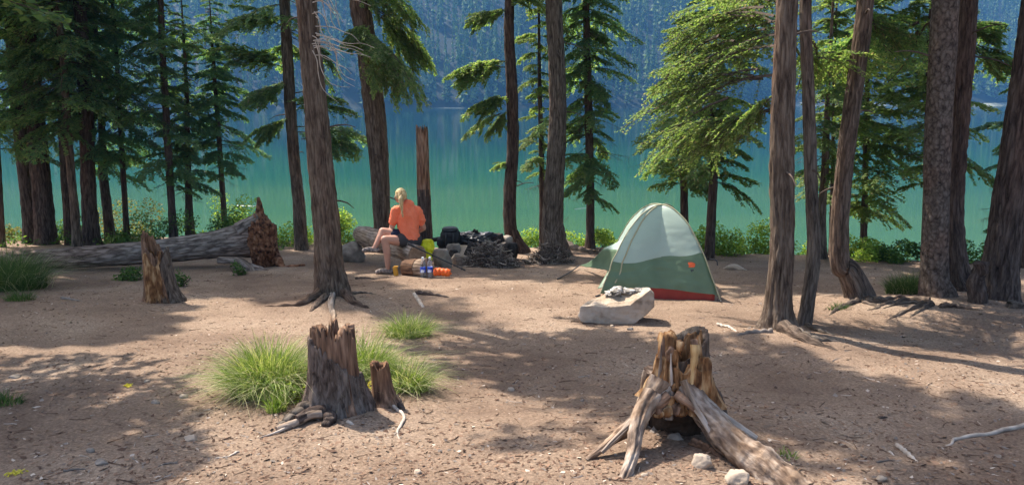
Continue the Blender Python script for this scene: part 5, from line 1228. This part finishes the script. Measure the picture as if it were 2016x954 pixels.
# trekking poles
S = thing('trekking_pole', 'black trekking pole resting on the log and the ground behind the bottles', 'trekking pole', gat(905, 530))
a0, a1 = at(815, 489, 11.25)+[0, 0, .03], gat(916, 533)+[0, 0, .012]
build('shaft', tube(catmull([a0, a1], 10), np.linspace(.011, .008, 10), 8), M['dark_metal'], S); build('grip', tube([a0, a0+(a0-a1)*.12], [.018, .020], 10), M['dark_metal'], S)
build('basket', tube([a1+(a0-a1)*.07, a1+(a0-a1)*.075], [.026, .026], 14), M['dark_metal'], S)

# ------------------------------------------------------------------ the seated person
def remesh(name, geos, voxel, mt, parent, smooth_it=6, attach=True, extra=None):
    g = Geo()
    for x in geos: g.merge(x)
    o = build(name+'_src', g, mt, parent)
    md = o.modifiers.new('r', 'REMESH'); md.mode = 'VOXEL'; md.voxel_size = voxel; ms_ = o.modifiers.new('s', 'SMOOTH'); ms_.iterations = smooth_it; ms_.factor = .5
    dg = bpy.context.evaluated_depsgraph_get(); me = bpy.data.meshes.new_from_object(o.evaluated_get(dg)); me.name = name
    for p_ in me.polygons: p_.use_smooth = True
    me.materials.clear(); 
    for m_ in (mt if isinstance(mt, list) else [mt]): me.materials.append(m_)
    bpy.data.objects.remove(o); ob = bpy.data.objects.new(name, me); link(ob, parent); return ob
def limb(pts, rad, sides=18, n=None):
    n = n or 8*len(pts); C = catmull(pts, n); R = np.interp(np.linspace(0, len(pts)-1, n), np.arange(len(pts)), rad); g = tube(C, R, sides)
    for P_, r_ in ((C[0], R[0]), (C[-1], R[-1])): d, f = ico(2); g.add(d*r_*.98+P_, f)
    return g
def ball(p, s, rot=0):
    d, f = ico(3); v = d*np.array(s); cr, sr = math.cos(rot), math.sin(rot); v = v@np.array([[cr, sr, 0], [-sr, cr, 0], [0, 0, 1]]); return Geo().add(v+p, f)
M['skin'] = plain('skin', (.52, .27, .19), .55, .35, .08, 6, .05); M['hair'] = noise_mat('blonde_hair', [(.3, (.34, .20, .08)), (.5, (.64, .45, .22)), (.7, (.82, .66, .40))], 60, (1, 1, .12), rough=.5, bump=.6, bdist=.006)
M['shirt'] = noise_mat('coral_shirt', [(.3, (.88, .19, .085)), (.7, (.97, .25, .13))], 7, rough=.75, bump=.8, bdist=.03, bscale=9)
M['shorts'] = plain('charcoal_shorts', (.055, .05, .052), .8, .2, .15); M['navy'] = plain('navy_hem', (.02, .022, .05), .8, .2); M['shoe'] = noise_mat('sandal', [(.4, (.10, .08, .075)), (.6, (.36, .29, .25))], 30, rough=.7, bump=.3)
Yh = 11.62
hipc = at(806, 470, Yh); chest = at(803, 425, Yh+.02); neck = at(795, 402, Yh+.02); headc = at(789, 386, Yh-.01)
S = thing('person', 'person with a blonde ponytail and coral T-shirt sitting cross-legged on the log, back turned', 'person', gat(775, 541))
hl, hr = at(796, 471, Yh-.03), at(817, 471, Yh+.02)
ftp = gat(758, 539); ky = 11.36
kn1 = at(757, 468, ky); ank1 = at(764, 531, ky+.02); ank1[2] = float(ground(ank1[0], ank1[1]))+.075
kn2 = at(753, 459, ky+.14)+[0, 0, .03]; ank2 = at(737, 488, ky-.0)
kn1[2] -= .02
sl, sr_ = at(779, 415, Yh-.03), at(823, 415, Yh+.05)
el, er = at(771, 449, Yh-.05), at(834, 449, Yh+.13)
wl, wr_ = at(781, 466, Yh+.12), at(806, 466, Yh+.26)
body = [limb([hipc, at(804, 450, Yh), chest, at(800, 408, Yh+.02)], [.15, .135, .15, .115]),
        limb([at(800, 410, Yh+.02), neck, headc-[0, 0, .03]], [.06, .05, .052]),
        limb([sl, chest+[0, 0, .06], sr_], [.058, .09, .058]),
        ball(headc, (.078, .096, .108), .5), ball(headc+[-.03, .045, -.045], (.055, .065, .06)),
        limb([sl, el], [.052, .040]), limb([el, wl], [.038, .025]), limb([sr_, er], [.052, .040]), limb([er, wr_], [.038, .025]),
        limb([hl, (hl+kn2)/2+[0, 0, .01], kn2], [.098, .085, .058]), limb([kn2, (kn2*.6+ank2*.4)+[.01, 0, 0], ank2], [.055, .055, .033]),
        limb([hr, (hr+kn1)/2-[0, .0, .015], kn1], [.098, .085, .058]), limb([kn1, kn1*.62+ank1*.38+[.012, 0, 0], ank1], [.056, .056, .034]),
        limb([ank1+[.015, 0, -.03], ank1+[-.16, -.01, -.05]], [.034, .026]), limb([ank2+[.01, 0, -.005], ank2+[-.15, -.02, -.03]], [.034, .026]),
        ball(headc+[.083*math.cos(.5), .083*math.sin(.5)-.01, -.01], (.012, .018, .028)), ball(headc+[-.075, -.045, -.01], (.012, .018, .028)),
        limb([headc+[-.045, .085, -.0], headc+[-.055, .108, -.025]], [.009, .014])]
for w0, e0, sg in ((wl, el, 1), (wr_, er, -1)):
    dd = (w0-e0)/np.linalg.norm(w0-e0); sd_ = np.cross(dd, [0, 0, 1.]); sd_ /= np.linalg.norm(sd_)
    pc = w0+dd*.055; d, f = ico(3)
    body.append(limb([w0, pc], [.026, .034])); 
    for q in range(4):
        o_ = sd_*(q-1.5)*.021; l_ = (.062, .075, .070, .055)[q]; b0 = pc+dd*.02+o_
        body.append(limb([b0, b0+dd*l_*.5+[0, 0, .003], b0+dd*l_*.95-[0, 0, .02]], [.0095, .0088, .0075], 8, 10))
    body.append(limb([w0+dd*.02+sd_*sg*.028, w0+dd*.05+sd_*sg*.05, w0+dd*.085+sd_*sg*.052-[0, 0, .01]], [.011, .010, .0085], 8, 10))
remesh('body', body, .0065, M['skin'], S, 3)
# face
for sx in (-.032, .030): build('eye', ball(headc+np.array([sx-.035, .083, .008]), (.011, .008, .008)), M['white_cap'], S)
M['lips'] = plain('lips', (.45, .16, .13), .5); build('mouth', limb([headc+[-.075, .093, -.062], headc+[-.035, .104, -.062]], [.006, .006], 8, 8), M['lips'], S)
shirt = [limb([hipc+[0, 0, .02], at(804, 450, Yh), chest, at(801, 408, Yh+.02)], [.158, .152, .166, .125], 26), limb([sl, chest+[0, 0, .065], sr_], [.072, .10, .072]),
         limb([sl, sl*.38+el*.62], [.070, .064]), limb([sr_, sr_*.38+er*.62], [.070, .064]), limb([at(800, 410, Yh+.02), neck-[0, 0, .045]], [.09, .062])]
sh_o = remesh('shirt', shirt, .009, M['shirt'], S, 5)
me = sh_o.data; nv = len(me.vertices); co = np.empty(nv*3, np.float32); me.vertices.foreach_get('co', co); co = co.reshape(-1, 3).astype(float)
nn = np.empty(nv*3, np.float32); me.vertices.foreach_get('normal', nn); nn = nn.reshape(-1, 3)
co += nn*((1-np.abs(2*fbm(co*np.array([5, 5, 13])+co[:, :1]*6, 3, 7)-1)-.7)*.030)[:, None]; me.vertices.foreach_set('co', co.astype(np.float32).ravel()); me.update()
shorts = [limb([hipc-[0, 0, .045], hipc+[0, 0, .02]], [.155, .150], 26), limb([hl, hl*.55+kn2*.45+[0, 0, .005]], [.112, .100]), limb([hr, hr*.5+kn1*.5-[0, 0, .006]], [.112, .100]), ball(hipc-[0, -.02, .05], (.185, .14, .10))]
so = remesh('shorts', shorts, .009, M['shorts'], S, 5)
build('hem', limb([hl*.62+kn2*.38+[0, 0, .0], hl*.52+kn2*.48+[0, 0, .003]], [.112, .106], 26, 6), M['navy'], S)
# hair: cap plus ponytail
d, f = ico(4); up = d[:, 2]; hv = d*np.array([.086, .103, .114]); keepz = np.where((d[:, 1] > .25) & (d[:, 2] < .35), .86, 1.0); hv = hv*keepz[:, None]*(1+.05*(fbm(d*np.array([9, 9, 2]), 3, 2)-.5)*2)[:, None]
cr, sr = math.cos(.5), math.sin(.5); hv = hv@np.array([[cr, sr, 0], [-sr, cr, 0], [0, 0, 1]]); lowm = d[:, 2] < -.45; hv[lowm] *= .8
hair_g = Geo().add(hv+headc+[.004, -.012, .010], f)
pt = [at(790, 384, Yh-.115), at(789, 392, Yh-.165), at(790, 402, Yh-.17), at(791, 418, Yh-.155)]
tail = tube(catmull(pt, 26), np.interp(np.linspace(0, 3, 26), [0, .5, 1, 2, 3], [.020, .030, .036, .028, .006]), 18, rn=lambda th, p: 1+.22*(vnoise(np.stack([np.cos(th)*5, np.sin(th)*5, p[..., 2]*3], -1), 3)-.5)*2)
for q in range(26):
    a = -math.pi/2+rq.uniform(-1.5, 1.5); b0 = headc+np.array([.074*math.cos(a), .088*math.sin(a), rq.uniform(-.03, .07)])
    b1 = b0*.35+pt[0]*.65+np.array([math.cos(a)*.012, -.022, rq.uniform(-.01, .02)]); b2 = pt[1+(q % 3)]+rq.normal(0, .014, 3)+[0, -.022, -.02]
    hair_g.merge(tube(catmull([b0, b1, b2, b2+rq.normal(0, .012, 3)-[0, 0, .03]], 12), np.linspace(.010, .003, 12), 6))
hair_o = build('hair', hair_g.merge(tail), M['hair'], S); build('hair_tie', tube([pt[0]+[0, .005, .004], pt[0]+[0, -.012, -.004]], [.026, .026], 14), M['navy'], hair_o)
for a0, dirn in ((ank1, (-.16, -.01, -.045)), (ank2, (-.15, -.02, -.028))):
    t_ = a0+np.array(dirn); h_ = a0+np.array([.05, 0, -.045])
    low_ = np.array([0, 0, -.022])
    sh = remesh('shoe', [limb([h_+[0, 0, .012], a0*.5+t_*.5+[0, 0, -.005], t_+[0, 0, -.003]], [.038, .040, .034])], .006, M['shoe'], S, 3)
    so = limb([h_+low_, a0*.5+t_*.5+low_, t_+low_], [.030, .037, .030]); 
    vv = so.arrays(); zc = vv[:, 2].mean(); 
    so.v = [np.column_stack([x[:, 0], x[:, 1]*1, zc+(x[:, 2]-zc)*.45]) for x in so.v]; build('sole', so, M['white_cap' if 0 else 'twig_brown'], sh)
